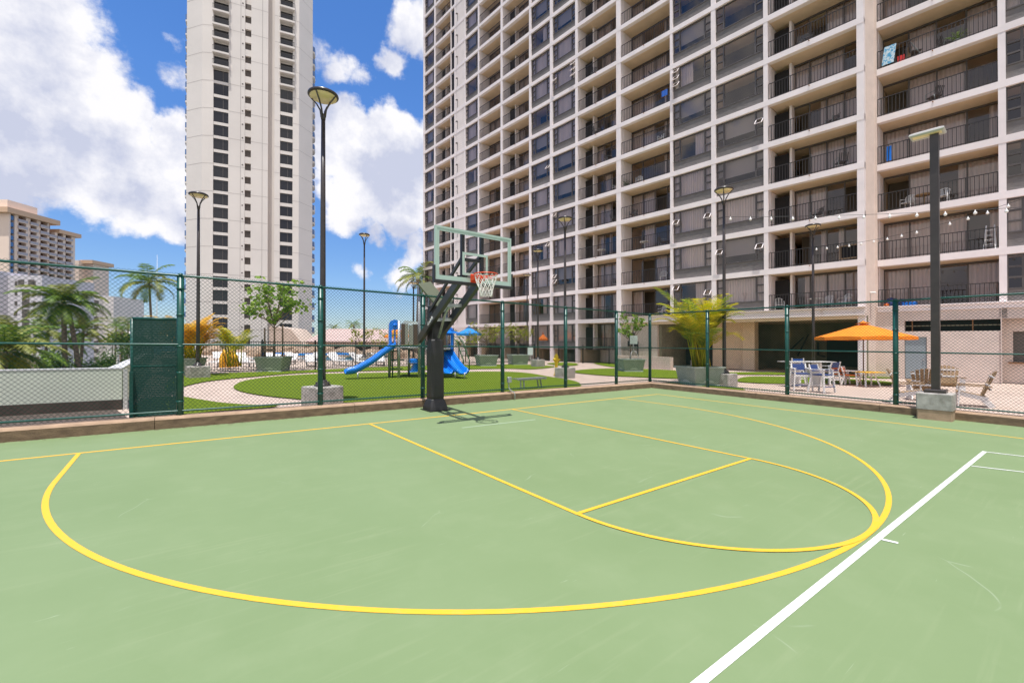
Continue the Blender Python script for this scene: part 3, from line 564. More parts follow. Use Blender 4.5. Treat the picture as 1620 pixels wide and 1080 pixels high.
palm('palm_tree','coconut palm right of and below the large one',pl(132,524,41),ZG,2.5,18,(.6,.4),3,'coconut palms beyond the parapet',nl=26)
palm('palm_tree','coconut palm with crown just under the large palm crown',pl(118,545,46),ZG,2.2,14,(-.6,.4),31,'coconut palms beyond the parapet',nl=22)
palm('palm_tree','near palm at the left edge with fronds above the parapet wall',pl(8,556,21),ZG,2.6,20,(.3,0),4,'coconut palms beyond the parapet',nl=36)
palm('palm_tree','palm at the left edge behind the nearest one',pl(18,528,30),ZG,2.3,16,(.3,0),5,'coconut palms beyond the parapet',nl=26)
palm('palm_tree','solitary slim coconut palm standing against blue sky above the green gate',pl(236,448,48),ZG,3.6,16,(-.7,0),6,'coconut palms beyond the parapet',nl=30,r=.15)
for i,(u,v,D,lab) in enumerate(((184,513,92,'small distant palm left of the green gate, taller of three'),(203,512,88,'small distant palm just left of the green gate edge'),(194,524,80,'small distant palm low between two others by the gate'),(560,514,95,'tiny distant palm above the pink roof, left one'),(528,520,110,'tiny distant palm above the pink roof beside the far wall'))):
    palm('palm_tree',lab,pl(u,v,D),ZG,3.0 if D<95 else 2.4,14,(.3,.2),40+i,'distant palms',nl=16,r=.2)
palm('palm_tree','coconut palm peeking out behind the left end of the apartment building',pl(662,440,62),-1,3.9,18,(.3,0),9,'coconut palms beyond the parapet',nl=30)
def shrub(label,c,r,n,size,key='shrub',flat=.7,seed=0,cat='shrub'):
    rnd=random.Random(seed); t=thing('shrub',label,cat,(c[0],c[1],c[2]-r*flat)); O=tuple(t.location); mb=MB()
    for _ in range(9): leafcloud(mb,(c[0]+rnd.uniform(-1,1)*r*.7,c[1]+rnd.uniform(-1,1)*r*.7,c[2]+rnd.uniform(-.6,.5)*r*flat),r*.5,n//9,size,0,.8,rnd)
    mb.build('foliage',LF[key],t,O); st=MB(); st.tube([(c[0],c[1],c[2]-r*flat-1.5),(c[0],c[1],c[2])],.07,6); st.build('stem',M['trunk'],t,O); return t
for i,(u,v,D,r,key,lab) in enumerate(((70,574,34,1.6,'shrub','dark green shrub below the palms left of the trunks'),(96,572,38,1.7,'green','fresh green shrub between the palm trunks'),(125,575,36,1.4,'shrub','dark shrub right of the palm trunks above the parapet'),(48,582,30,1.1,'green','small green shrub by the tan wall end at left'),(160,575,60,1.8,'shrub','shrub before the foot of the white balcony block'),(190,560,70,3.0,'shrub','broad grey-green tree mass left of the gate'),(178,535,95,2.6,'yg','yellowish tree mass under the small distant palms'),(205,540,80,2.6,'shrub','dark tree mass just left of the gate'))):
    shrub(lab,pl(u,v,D),r,900,.2*D/40,key,.7,i,'shrub')
q=AD(31,577,32); MB().box(q.x-.9,q.x+.9,q.y-.5,q.y+.5,ZG,q.z+.55).build('stucco_pillar',M['deckp']); tag(bpy.data.objects['stucco_pillar'],'short tan stucco pillar among the palms above the parapet','pillar')
# ------------------------------------------------------------------ planters and small trees
def make_planter():
    t=thing('planter','','planter')
    mb=MB(); s0,s1=.62,.73; r4=((-1,-1),(1,-1),(1,1),(-1,1))
    def rg(s,z,c=.03): return [(x*s-x*c if k%2==0 else x*s,y*s if k%2==0 else y*s,z) for k,(x,y) in enumerate(r4)]
    mb.loft([sq(0,0,.64,0,.03),sq(0,0,.60,.06,.03),sq(0,0,.70,.72,.03),sq(0,0,.745,.725,.03),sq(0,0,.745,.79,.03),sq(0,0,.69,.795,.03),sq(0,0,.67,.74,.03)])
    mb.build('planter_box',M['planter'],t)
    MB().loft([sq(0,0,.665,.70,.03),sq(0,0,.665,.745,.03)]).build('soil',M['soil'],t)
    mb=MB()
    for k in range(4):
        a=k*math.pi/2; c,s=math.cos(a),math.sin(a)
        def T(x,z,e=.004): y=-(.60+(z-.06)/.66*.10)-e; return (x*c-y*s,x*s+y*c,z)
        mb.add([T(-.42,.12),T(.42,.12),T(.40,.15),T(-.41,.15)],[(0,1,2,3)])
        arcp=[T(.24*math.cos(b),.152+.09*math.sin(b)) for b in [math.pi*i/10 for i in range(11)]]; mb.add([T(0,.152)]+arcp,[(0,i+1,i+2) for i in range(10)])
    mb.build('mineral_stain',M['stain'],t)
    return t
PLs=[((292,594),'grey-green planter holding the golden palm shrub by the parapet'),((424,588),'grey-green planter with the staked tree before the black fence'),((769,579),'grey-green planter with sparse tree right of the twin slide'),((820,577),'grey-green planter with sparse tree left of the hydrant'),((909,571),'far grey-green planter beside the stairs'),((1002,588),'grey-green planter with small tree and white sign stand'),((1118,610),'large grey-green planter holding the bushy yellow palm by the fence corner')]
P0=make_planter(); PP=[]
for i,((u,v),lab) in enumerate(PLs):
    q=G(u,v); x,y=q.x+.35,q.y+.5
    if i==6: x,y=12.75,1.25
    if i==0: x,y=-4.55,16.9
    PP.append((x,y)); rz=-YAW+(.1 if i in (1,5) else .35)*(1 if i!=6 else .6)
    if i==0: P0.location=(x,y,gz(x,y)); P0.rotation_euler=(0,0,rz); P0['label']=lab; P0['group']='grey-green planters on the deck'
    else: dup(P0,(x,y,0),rz,lab,'grey-green planters on the deck')
def small_tree(label,x,y,H,crownw,clumps,leaf,key,seed,stakes=False,z0=.72,nleaf=26):
    rnd=random.Random(seed); t=thing('small_tree',label,'tree',(x,y,gz(x,y)+z0)); O=(x,y,t.location.z)
    tr=MB(); top=Vector((x+.02,y,O[2]+H*.45)); tr.tube([(x,y,O[2]),(x+.03,y,O[2]+H*.2),top],[.055,.045,.04],7)
    fo=MB()
    for k in range(clumps):
        a=2*math.pi*k*.382+rnd.uniform(-.3,.3); rr=crownw*.5*(rnd.uniform(.35,1)); zz=H*rnd.uniform(.52,1.0)*(1-.12*rr/crownw)
        e=Vector((x+rr*math.cos(a),y+rr*math.sin(a),O[2]+zz)); m=top.lerp(e,.5)+Vector((0,0,-.08*H*rnd.random()))
        tr.tube([top-Vector((0,0,H*.1*rnd.random())),m,e],[.024,.016,.006],5)
        for j in range(3):
            c=e.lerp(m,.28*j)+Vector((rnd.uniform(-.1,.1),rnd.uniform(-.1,.1),rnd.uniform(-.05,.1)))
            leafcloud(fo,c,crownw*.12,nleaf//3,leaf,0,.8,rnd)
    tr.build('trunk',M['trunk'],t,O); fo.build('crown',LF[key],t,O)
    if stakes:
        sk=MB()
        for sx,sy in ((-.45,-.2),(.35,-.35),(.5,.3),(-.4,.4)): sk.tube([(x+sx,y+sy,O[2]),(x+sx,y+sy,O[2]+1.7+.2*sx)],.03,6)
        sk.bar((x-.45,y-.2,O[2]+1.5),(x+.35,y-.35,O[2]+1.5),.02,.02); sk.bar((x+.35,y-.35,O[2]+1.55),(x+.5,y+.3,O[2]+1.55),.02,.02); sk.box(x-.5,x+.0,y-.23,y-.2,O[2]+.35,O[2]+.5); sk.box(x-.5,x+.0,y-.23,y-.2,O[2]+.56,O[2]+.62)
        sk.build('support_stake',M['trunk'],t,O)
    return t
small_tree('staked tree with round glossy leaves in planter before the white tower',*PP[1],4.5,3.5,26,.30,'green',11,True,nleaf=22)
small_tree('sparse yellow-green tree in the planter just right of the twin slide',*PP[2],2.5,2.9,14,.17,'yg',12,nleaf=30)
small_tree('sparse yellow-green tree in planter behind the fence post left of the hydrant',*PP[3],2.5,3.2,14,.17,'yg',13,nleaf=30)
small_tree('slender leafy tree behind the white sign stand',*PP[5],3.05,2.0,13,.2,'green',14,nleaf=30)
for i,(u,v,D,H,w,lab) in enumerate(((575,579,36,2.9,2.4,'thin yellow-leaved tree left of the blue slide arch'),(622,578,37,3.1,3.6,'thin yellow-leaved tree behind the slide arch'),(736,578,38,3.0,3.4,'thin yellow-leaved tree behind the blue umbrella'),(655,578,39,2.7,2.4,'thin yellow-leaved tree behind the play panels'))):
    q=AD(u,v,D); small_tree(lab,q.x,q.y,H,w,13,.17,'yg',20+i,z0=0.0,nleaf=28)
def areca(label,x,y,z0,keys,L,n,seed,spread=1.0,nl=26,name='areca_palm'):
    rnd=random.Random(seed); t=thing(name,label,'palm plant',(x,y,gz(x,y)+z0)); O=(x,y,t.location.z); fo=MB(); st=MB()
    for k in range(n):
        a=rnd.uniform(0,6.283); bx_,by_=x+.3*rnd.uniform(-1,1),y+.3*rnd.uniform(-1,1); h=rnd.uniform(.25,.6)*L; tx,ty=bx_+math.cos(a)*.32*h*spread,by_+math.sin(a)*.32*h*spread
        st.tube([(bx_,by_,O[2]),(tx,ty,O[2]+h)],[.03,.018],6)
        frond(fo,(tx,ty,O[2]+h),a+rnd.uniform(-.4,.4),R_(rnd.uniform(50,88)),L*rnd.uniform(.5,.92),R_(rnd.uniform(45,105)),L*.18,nl,rnd.choice((0,0,1)),rnd,fold=.3,lw=.021)
    st.build('stem',LF['lime'],t,O); fo.build('fronds',[LF[k] for k in keys],t,O); return t
areca('bushy yellow-green areca palm spilling over the planter at the fence corner',PP[6][0]+.1,PP[6][1],.72,('lime','lgreen'),2.75,50,5,.7,30)
areca('golden orange palm shrub in the planter by the parapet',PP[0][0]+.2,PP[0][1]+.1,.6,('gold','gold'),1.9,60,6,1.15,26,'golden_palm')
areca('yellow-green fronded palm beside the golden one before the tower',PP[0][0]+2.1,PP[0][1]+1.3,.3,('lime','yg'),1.9,16,8,1.0,24,'areca_palm')
# white sign stand by planter
def sign_stand(label,x,y,w,h,zs,tripod=True,zb=0):
    t=thing('sign_stand',label,'sign',(x,y,gz(x,y)+zb),-YAW)
    MB().box(-w/2,w/2,-.015,.015,zs-zb,zs+h-zb).build('sign_panel',M['sign'],t)
    mb=MB(); mb.tube([(0,.03,.36 if tripod else 0),(0,.03,zs+.05-zb)],.02,6)
    if tripod:
        for dx in (-.24,.30): mb.tube([(0,.03,.52),(dx*.6,0,.40),(dx,-.05,.0)],.02,6)
    mb.build('stand',M['cap'],t); return t
sign_stand('white blank notice sign on tubular stand on the rim of the small tree planter',PP[5][0]-.25,PP[5][1]-.45,.46,.52,1.72,True,.8)
sign_stand('small white notice board behind the planter left of the hydrant',G(839,577).x,G(839,577).y,.42,.62,.78,False)
# ------------------------------------------------------------------ black picket fence
def picket(label,pts,H=1.45,sp=.115,zoff=0):
    t=thing('picket_fence',label,'fence',(pts[0][0],pts[0][1],gz(*pts[0]))); O=tuple(t.location)
    mb=MB(); rl=MB()
    for (xa,ya),(xb,yb) in zip(pts[:-1],pts[1:]):
        l=math.hypot(xb-xa,yb-ya); n=int(l/sp); 
        for k in range(n+1):
            x=xa+(xb-xa)*k/n; y=ya+(yb-ya)*k/n; g=gz(x,y); w=.011
            mb.box(x-w,x+w,y-w,y+w,g+.08,g+H)
        for z in (.16,H-.2,H-.04): rl.bar((xa,ya,gz(xa,ya)+z),(xb,yb,gz(xb,yb)+z),.035,.035)
        m=max(1,int(l/2.4))
        for k in range(m+1):
            x=xa+(xb-xa)*k/m; y=ya+(yb-ya)*k/m; g=gz(x,y); o=MB().box(x-.035,x+.035,y-.035,y+.035,g,g+H+.1).build('post',M['black'],t,O)
    mb.build('pickets',M['black'],t,O); rl.build('rail',M['black'],t,O); return t
picket('black picket fence between the turf and the pool, behind the playground',[(-3.9,17.9),(1.5,18.25),(6.5,19.4),(12,19.9),(16.5,20.4),(21.5,22.3)],1.62)
# ------------------------------------------------------------------ playground
t=thing('play_structure','playground climbing structure with blue slides, grey posts and brown panels','playground',(4.2,11,gz(4.2,11))); O=(4.2,11,gz(4.2,11))
def W3(u,v,D): return AD(u,v,D)
def slide(name,base,top,width,side_h=.2,wave=True):
    b=Vector(base);tp=Vector(top); d=Vector((tp.x-b.x,tp.y-b.y,0)); L=d.length; d.normalize(); s=Vector((-d.y,d.x,0)); H=tp.z-b.z; rings=[];n=18
    for i in range(n+1):
        t_=i/n; x=L*t_; f=t_; z=H*(max(0,(f-.16)/.84))**1.12 if f>.16 else 0
        z+=0.02*math.sin(f*9) if wave else 0
        c=b+d*x+Vector((0,0,z)); hh=side_h*(1.0 if f>.1 else .55+.45*f/.1); w=width/2; th=.035
        prof=[(-w-.05,hh),(-w,hh+.02),(-w+.05,hh-.03),(-w+.09,.05),(-w*.5,.0),(w*.5,.0),(w-.09,.05),(w-.05,hh-.03),(w,hh+.02),(w+.05,hh),(w+.02,-.0),(w*.6,-th-.03),(-w*.6,-th-.03),(-w-.02,0)]
        rings.append([c+s*a+Vector((0,0,z_)) for a,z_ in prof])
    mb=MB(); mb.loft(rings,0,True,True,True); return mb.build(name,M['blue'],t,O)
z_=gz(1.5,10.8)
slide('slide',(1.02,11.0,z_+.28),(3.15,10.75,z_+1.42),.52,.2)
mb=MB(); # slide hood with two openings
def hood(cx,cy,z0,ang,w=.52,h=1.15):
    c,s=math.cos(ang),math.sin(ang); T=lambda a,b,z:(cx+a*c-b*s,cy+a*s+b*c,z0+z)
    prof=[(-w/2,0),(-w/2,h*.86),(-w*.36,h*.97),(0,h*1.03),(w*.36,h*.97),(w/2,h*.86),(w/2,0)]
    def slab(x0,x1,z0_,z1_,th=.1): 
        mb.loft([[T(x0,-th/2,z0_),T(x1,-th/2,z0_),T(x1,th/2,z0_),T(x0,th/2,z0_)],[T(x0,-th/2,z1_),T(x1,-th/2,z1_),T(x1,th/2,z1_),T(x0,th/2,z1_)]])
    slab(-w/2,-w/2+.12,0,h*.62); slab(w/2-.12,w/2,0,h*.62); slab(-.03,.03,.1,h*.62,.06)
    top=[(-w/2,h*.62),(w/2,h*.62),(w/2,h*.86),(w*.36,h*.97),(0,h*1.03),(-w*.36,h*.97),(-w/2,h*.86)]
    mb.loft([[T(a,-.05,b) for a,b in top],[T(a,.05,b) for a,b in top]])
    mb.lathe([(.02,-.06),(.09,-.03),(.09,.03),(.02,.06)],10,T(0,-.05,h*.8))
hood(3.2,10.78,z_+1.5,-YAW+.15); mb.build('slide_hood',M['blue'],t,O)
posts=[((616,597),20.6,2.5),((631,598),20.2,2.62),((647,595),21.4,1.5),((663,597),20.6,4.35),((679,594),22.4,4.6),((707,592),23,3.3),((697,590),21.6,2.2)]
for (u,v),D,h in posts:
    q=AD(u,v,D); g=gz(q.x,q.y); MB().tube([(q.x,q.y,g),(q.x,q.y,g+h)],.062,10).build('post',M['galv'],t,O)
def quadslab(name,P,th,m):
    P=[Vector(p) for p in P]; n=(P[1]-P[0]).cross(P[2]-P[0]).normalized()*th; mb=MB(); mb.loft([P,[p+n for p in P]]); return mb.build(name,m,t,O)
quadslab('shade_roof',[AD(662,449,20.4),AD(681,445,22.6),AD(716,487,23.4),AD(700,494,20.8)],.07,M['roofg'])
quadslab('platform',[AD(616,551.5,20.4),AD(663,551.5,20.5),AD(676,550,22.6),AD(636,550,22.4)],.06,M['steelg'])
quadslab('platform',[AD(668,553,20.7),AD(712,553,21),AD(716,551,23),AD(680,551,22.8)],.06,M['steelg'])
for u0,u1,v0,v1,D,k in ((635,641,512,545,20.4,'brownp'),(641,646,512,545,20.42,'greyp'),(647,654,514,545,20.5,'greyp'),(655,661,513,545,20.5,'brownp'),(699,706,528,556,21.4,'brownp')):
    quadslab('play_panel',[AD(u0,v1,D),AD(u1,v1,D),AD(u1,v0,D),AD(u0,v0,D)],.05,M[k])
quadslab('green_trim',[AD(636,512,20.6),AD(662,513,20.7),AD(662,509,20.7),AD(640,507,20.6)],.05,M['sign'])
# spiral pods below the platform
mb=MB()
for k,(du,dv,a) in enumerate(((0,-8,0),(2,-22,.5),(-1,-36,.2))):
    q=AD(626+du,592+dv,20.9); 
    for a2 in range(5):
        an=a2*1.256+a; mb.lathe([(.02,0),(.13,.0),(.14,.02),(.13,.04),(.02,.05)],8,(q.x+.22*math.cos(an),q.y+.22*math.sin(an),q.z))
mb.tube([AD(621,598,20.9),AD(621,552,20.9)],.03,6); mb.tube([AD(632,598,20.9),AD(632,552,20.9)],.03,6); mb.build('climbing_pod',M['dgreen'],t,O)
z2=gz(5.7,9.6)
f2=AD(728,594,20.6); 
for dx,top_u,bu in ((0,703,745),(.62,688,722)):
    b=AD(bu-12,592,20.3+dx*.3); tp=AD(top_u,549,22.2+dx*.3)
    slide('slide',(b.x,b.y,z2+.26),(tp.x,tp.y,z2+1.35),.5,.22)
mb=MB(); q=AD(712,556,22); hood(q.x-.25,q.y,z2+1.35,-YAW-.25,.8,1.1); mb.build('slide_hood',M['blue'],t,O)
mb=MB(); q=AD(708,527,22); mb.loft([[(q.x-.75,q.y-.45,q.z),(q.x+.5,q.y-.45,q.z),(q.x+.5,q.y+.45,q.z),(q.x-.75,q.y+.45,q.z)],[(q.x-.5,q.y-.3,q.z+.14),(q.x+.1,q.y-.3,q.z+.14),(q.x+.1,q.y+.3,q.z+.14),(q.x-.5,q.y+.3,q.z+.14)],[(q.x-.4,q.y-.2,q.z+.2),(q.x-.1,q.y-.2,q.z+.2),(q.x-.1,q.y+.2,q.z+.2),(q.x-.4,q.y+.2,q.z+.2)]]); mb.build('roof',M['blue'],t,O)
# toddler seat and green ladder
mb=MB(); q=AD(660,571,20.8); mb.cbox((q.x-.1,q.y,q.z-.08),.55,.35,.2,ch=.05); p2=AD(655,588,20.8); mb.loft([[(q.x-.15,q.y-.12,q.z-.1),(q.x+.22,q.y-.12,q.z-.1),(q.x+.22,q.y+.12,q.z-.1),(q.x-.15,q.y+.12,q.z-.1)],[(q.x-.35,q.y-.12,p2.z),(q.x-.05,q.y-.12,p2.z),(q.x-.05,q.y+.12,p2.z),(q.x-.35,q.y+.12,p2.z)]]); mb.build('blue_seat',M['blue'],t,O)
mb=MB(); a=AD(716,533,22.8); b=AD(733,570,22.2)
for o_ in (0,.35): mb.tube([a+Vector((o_,0,0)),a.lerp(b,.45)+Vector((o_,0,.25)),b+Vector((o_,0,0)),b+Vector((o_,0,-.5))],.03,6)
for k in range(5): c=a.lerp(b,k/5+.1)+Vector((0,0,.12)); mb.tube([c,c+Vector((.35,0,0))],.02,6)
mb.build('green_ladder',M['dgreen'],t,O)
for u,v,D in ((566,600,19.1),(735,598,20.1),(720,599,20.2)):
    q=AD(u,v,D); g=gz(q.x,q.y); MB().tube([(q.x,q.y,g),(q.x,q.y,g+.3)],.03,6).build('slide_foot',M['galv'],t,O)
# bench, hydrant
a,b=G(822,616),G(858,613.5); t=thing('bench','low backless grey metal bench on the turf behind the fence','bench',((a.x+b.x)/2,(a.y+b.y)/2+.1,gz(a.x,a.y)),math.atan2(b.y-a.y,b.x-a.x))
mb=MB(); 
for k in range(3): mb.box(-.68,.68,-.17+k*.12,-.07+k*.12,.36,.39)
mb.box(-.69,.69,-.185,-.171,.33,.392); mb.build('seat',M['galv'],t)
for x in (-.5,-.35,.35,.5):
    MB().bar((x,-.12,0),(x-.03*(1 if x>0 else -1),-.05,.36),.04,.04).build('leg',M['galv'],t)
q=G(880,593.5); t=thing('fire_hydrant','tall yellow fire hydrant standpipe on the path beside the turf','hydrant',(q.x,q.y,gz(q.x,q.y)),.4)
MB().lathe([(.15,0),(.15,.05),(.09,.07),(.085,.12),(.12,.14),(.12,.17),(.085,.19),(.085,.62),(.11,.64),(.11,.67),(.1,.70),(.13,.74),(.13,.9),(.10,.97),(.12,.99),(.12,1.02),(.06,1.1),(.05,1.14),(.02,1.15)],14).build('body',M['hyd'],t)
mb=MB(); mb.tube([(-.1,0,.85),(-.22,0,.85)],.06,10); mb.tube([(-.22,0,.85),(-.26,0,.85)],.075,8); mb.tube([(.05,-.1,.82),(.08,-.2,.82)],.05,10); mb.tube([(.1,0,.85),(.18,0,.85)],.06,10); mb.build('outlet',M['hyd'],t)
MB().lathe([(.16,-.02),(.16,.0),(.1,.01)],12).build('flange',M['dark'],t)
# ------------------------------------------------------------------ parasols
def parasol(label,x,y,h_edge,h_top,w,m,pole_m,rz=0,pole_b=0,group=None,sides=8,name='parasol'):
    t=thing(name,label,'umbrella',(x,y,gz(x,y)),rz,group); mb=MB(); n=sides; R0=w/2
    for k in range(n):
        a0,a1=2*math.pi*k/n,2*math.pi*(k+1)/n; am=(a0+a1)/2
        def P(r,a,z): return (r*math.cos(a),r*math.sin(a),z)
        rings=[]
        for i in range(7):
            f=i/6; z=h_top-(h_top-h_edge)*f**.95; zm=z+.0
            r=R0*f
            rings.append([P(r,a0,z),P(r*math.cos(math.pi/n)*(1-.04*f),am,z+.035*f),P(r,a1,z)])
        vs=[p for r_ in rings for p in r_]; fs=[]
        for i in range(6):
            for j in range(2): a=i*3+j; fs.append((a,a+1,a+4,a+3))
        mb.add(vs,fs,0)
        va=[P(R0,a0,h_edge),P(R0*math.cos(math.pi/n)*.96,am,h_edge+.035),P(R0,a1,h_edge),P(R0,a0,h_edge-.12),P(R0*math.cos(math.pi/n)*.96,am,h_edge-.14),P(R0,a1,h_edge-.12)]
        mb.add(va,[(0,1,4,3),(1,2,5,4)],0)
    mb.lathe([(.02,h_top-.04),(R0*.16,h_top-.02),(.03,h_top+.09),(.01,h_top+.12)],8)
    c=mb.build('canopy',m,t)
    rb=MB()
    for k in range(n):
        a=2*math.pi*k/n; rb.bar((0,0,h_top-.06),(R0*.97*math.cos(a),R0*.97*math.sin(a),h_edge-.01),.02,.02)
    rb.build('rib',pole_m,c)
    MB().tube([(0,0,pole_b),(0,0,h_top-.02)],.024,8).build('pole',pole_m,t); return t
parasol('large orange patio umbrella on brown pole before the undercroft',*[getattr(AD(1366,600,20.3),k) for k in 'xy'],2.14,2.78,3.75,M['parasol'],M['pole'],.2)
q=G(742,581.5); q=AD(742,580,33); parasol('bright blue pool umbrella right of the playground',q.x,q.y,2.35,2.85,1.9,M['parasolblue'],M['pole'],.3,name='parasol')
q=AD(628,578,42); parasol('orange-yellow pool umbrella behind the slide arch',q.x,q.y,2.2,3.1,2.6,M['parasol'],M['pole'],.1)
q=AD(859,572,40); parasol('small dark orange umbrella standing in for a glass reflection below the building',q.x,q.y,2.1,2.6,.95,mat('shaded_orange_canvas',(.42,.10,.01),.9),M['pole'],.1)  # stands in for an orange glass reflection; shade put into the canvas colour
# ------------------------------------------------------------------ patio furniture
def bar_chair(name,label,x,y,rz,seatm,group,sh=.62,bh=1.02,wd=.5,frame='wplast'):
    t=thing(name,label,'chair',(x,y,gz(x,y)),rz,group); w=wd/2
    MB().cbox((0,0,sh),wd-.02,.44,.045,ch=.01).build('seat',M[seatm],t)
    mb=MB(); mb.loft([[(-w+.05,.235,sh+.14),(w-.05,.235,sh+.14),(w-.05,.265,sh+.14),(-w+.05,.265,sh+.14)],[(-w+.05,.30,bh),(w-.05,.30,bh),(w-.05,.33,bh),(-w+.05,.33,bh)]]); mb.build('backrest',M[seatm],t)
    for sx in (-1,1):
        MB().bar((sx*(w+.06),-.28,0),(sx*w,-.21,sh+.2),.06,.04).build('leg',M[frame],t); MB().bar((sx*(w+.06),.30,0),(sx*w,.2,sh),.06,.04).build('leg',M[frame],t)
        mb=MB(); mb.bar((sx*w,.2,sh),(sx*(w-.02),.32,bh+.02),.05,.04); mb.build('back_post',M[frame],t)
        mb=MB(); mb.box(sx*w-.05,sx*w+.05,-.25,.28,sh+.2,sh+.225); mb.build('armrest',M[frame],t)
    mb=MB(); mb.box(-w,w,-.262,-.222,sh-.09,sh-.02); mb.box(-w,w,.20,.24,sh-.09,sh-.02); mb.box(-w-.03,w+.03,.23,.26,.2,.25); mb.build('seat_frame',M[frame],t)
    MB().box(-w-.02,w+.02,-.29,-.20,.2,.225).build('footrest',M[seatm],t); return t
gp='blue and white bar chairs at the high table'
for u,v,rz,mm,lab in ((1300,620,.9,'navy','white bar chair with navy back in front of the high table, right one'),(1267,617,.2,'navy','white bar chair with navy footrest in front of the high table, left one'),(1258,606,3.4,'royal','bright royal blue bar chair on the far side of the high table'),(1312,608,3.9,'navy','navy bar chair at the right end of the high table')):
    q=G(u,v); bar_chair('bar_chair',lab,q.x,q.y,rz-YAW-.5,mm,gp,.62 if mm=='navy' else .66,1.0 if mm=='navy' else 1.12,.5)
q=G(1280,612); t=thing('bar_table','high bar table with thin pale top among the blue chairs','table',(q.x+.3,q.y+.2,gz(q.x,q.y)),-YAW+.05)
MB().box(-1.0,1.0,-.4,.4,1.02,1.05).build('tabletop',M['cap'],t)
for sx in (-.45,.45): MB().cbox((sx,0,0),.1,.5,1.0,ch=.02).build('leg',M['wplast'],t)
gp='orange and white seats under the orange umbrella'
for u,v,rz,lab in ((1328,607,2.2,'orange backed white low chair facing the orange umbrella table'),(1347,609,.7,'orange and white chair with tilted back nearer the blue chairs')):
    q=G(u,v); bar_chair('patio_chair',lab,q.x,q.y,rz-YAW,'tang',gp,.42,.80,.5)
q=G(1374,611); t=thing('patio_table','yellow topped white patio table below the umbrella','table',(q.x,q.y,gz(q.x,q.y)),-YAW)
MB().box(-.42,.42,-.4,.4,.60,.63).build('tabletop',M['ylw'],t)
for sx in (-.27,.27): mb=MB(); mb.bar((sx*1.2,-.25,0),(sx*.6,-.05,.6),.06,.04); mb.build('leg',M['wplast'],t); mb=MB(); mb.bar((sx*1.2,.25,0),(sx*.6,.05,.6),.06,.04); mb.build('leg',M['wplast'],t)
def adirondack(label,x,y,rz):
    t=thing('adirondack_chair',label,'chair',(x,y,gz(x,y)),rz,'tan and white adirondack chairs behind the right fence')
    mb=MB()
    for k in range(6): mb.bar((-.26,-.28+k*.1,.40-k*.022),(.26,-.28+k*.1,.40-k*.022),.085,.022)
    mb.build('seat',M['tan'],t)
    mb=MB()
    for k in range(7):
        a=(k-3)/3; xb=a*.21; xt=a*.335; zt=1.02-.10*a*a; yb=.20-.02*a*a; yt=.50-.08*a*a
        mb.bar((xb,yb,.24),(xt,yt,zt),.083,.02,up=(0,1,.3))
    mb.build('backrest',M['tan'],t)
    mb=MB(); 
    for z,yy,w in ((.62,.355,.34),(.86,.435,.37)): mb.bar((-w,yy-.03,z),(w,yy-.03,z),.04,.05); 
    mb.bar((-.3,.36,.50),(.3,.36,.50),.03,.06); mb.build('back_brace',M['wplast'],t)
    for sx in (-1,1):
        mb=MB(); mb.loft([[(sx*.28,-.36,.60),(sx*.42,-.36,.60),(sx*.42,-.36,.625),(sx*.28,-.36,.625)],[(sx*.29,.38,.57),(sx*.39,.38,.57),(sx*.39,.38,.595),(sx*.29,.38,.595)]]); mb.build('armrest',M['tan'],t)
        MB().bar((sx*.33,-.30,0),(sx*.33,-.27,.6),.03,.14).build('leg',M['wplast'],t)
        mb=MB(); mb.bar((sx*.31,-.30,.37),(sx*.31,.30,.22),.03,.12); mb.bar((sx*.31,.2,.25),(sx*.33,.40,.0),.028,.13); mb.build('leg',M['wplast'],t)
    return t
for u,v,rz,lab in ((1437,637,-YAW+math.pi*.5-.2,'adirondack chair facing right, behind the fence post left of the floodlight pole'),(1462,632,-YAW+math.pi+.25+math.pi,'adirondack chair with its rounded back to the court, left of the pole'),(1500,622,-YAW-.15,'adirondack chair with tall fan back just right of the floodlight pole, facing the court'),(1537,641,-YAW-math.pi*.5-.1,'rightmost adirondack chair, facing left with its back leaning to the right')):
    q=G(u,v)
    rr=rz
    if 'facing right' in lab: rr=-YAW+math.pi*.5-.73
    if 'rounded back' in lab: rr=-YAW+math.pi-.62
    if 'rightmost' in lab: rr=-YAW-math.pi*.5-.72
    if 'fan back' in lab: rr=-YAW-.6
    adirondack(lab,q.x,q.y,rr)
# ------------------------------------------------------------------ apartment building: facade frame u (along, away to the left), w (inward), h (above deck)
Q0=Vector((25.75,-.88,0)); DV=Vector((-.06,1,0)).normalized(); NI=Vector((DV.y,-DV.x,0))
def BX(u,w,h): p=Q0+DV*u+NI*w; return (p.x,p.y,h+gz(p.x,p.y))
def fu(px,off=0):
    d=ray(px,544); q=Q0+NI*off; a,b,c,e=d.x,-DV.x,d.y,-DV.y; det=a*e-b*c; rx_,ry_=q.x-CAM.x,q.y-CAM.y
    return (a*ry_-c*rx_)/det
def fh(px,py,off=0):
    u=fu(px,off); q=Q0+NI*off+DV*u; D=(q-CAM).dot(Vector((FW.x,FW.y,0)))/(math.cos(PIT)**2); p=CAM+ray(px,py)*D; return u,p.z-gz(p.x,p.y)
bld=thing('apartment_building','tall cream apartment block with gridded balconies and grey window bays','building',BX(20,0,0))
BO=tuple(bld.location)
H0,SH,BT=3.57,2.73,.35
NF=19; HT=H0+SH*NF
SB=1.2                                   # set-back of the right wing
bays=[('B',.03,4.64,1),('W',4.90,8.01,0),('W',8.32,11.26,0),('B',11.47,15.95,0),('B',16.40,20.67,1),('W',20.97,23.89,0),('W',24.24,26.96,0),('B',27.24,31.56,1),('B',31.89,35.91,0),('W',36.16,38.93,0),('B',42.07,45.83,1),('W',46.16,48.73,0)]
rbays=[('B',-5.32,-.66,0),('W',-9.0,-5.58,0),('B',-14,-9.3,0)]
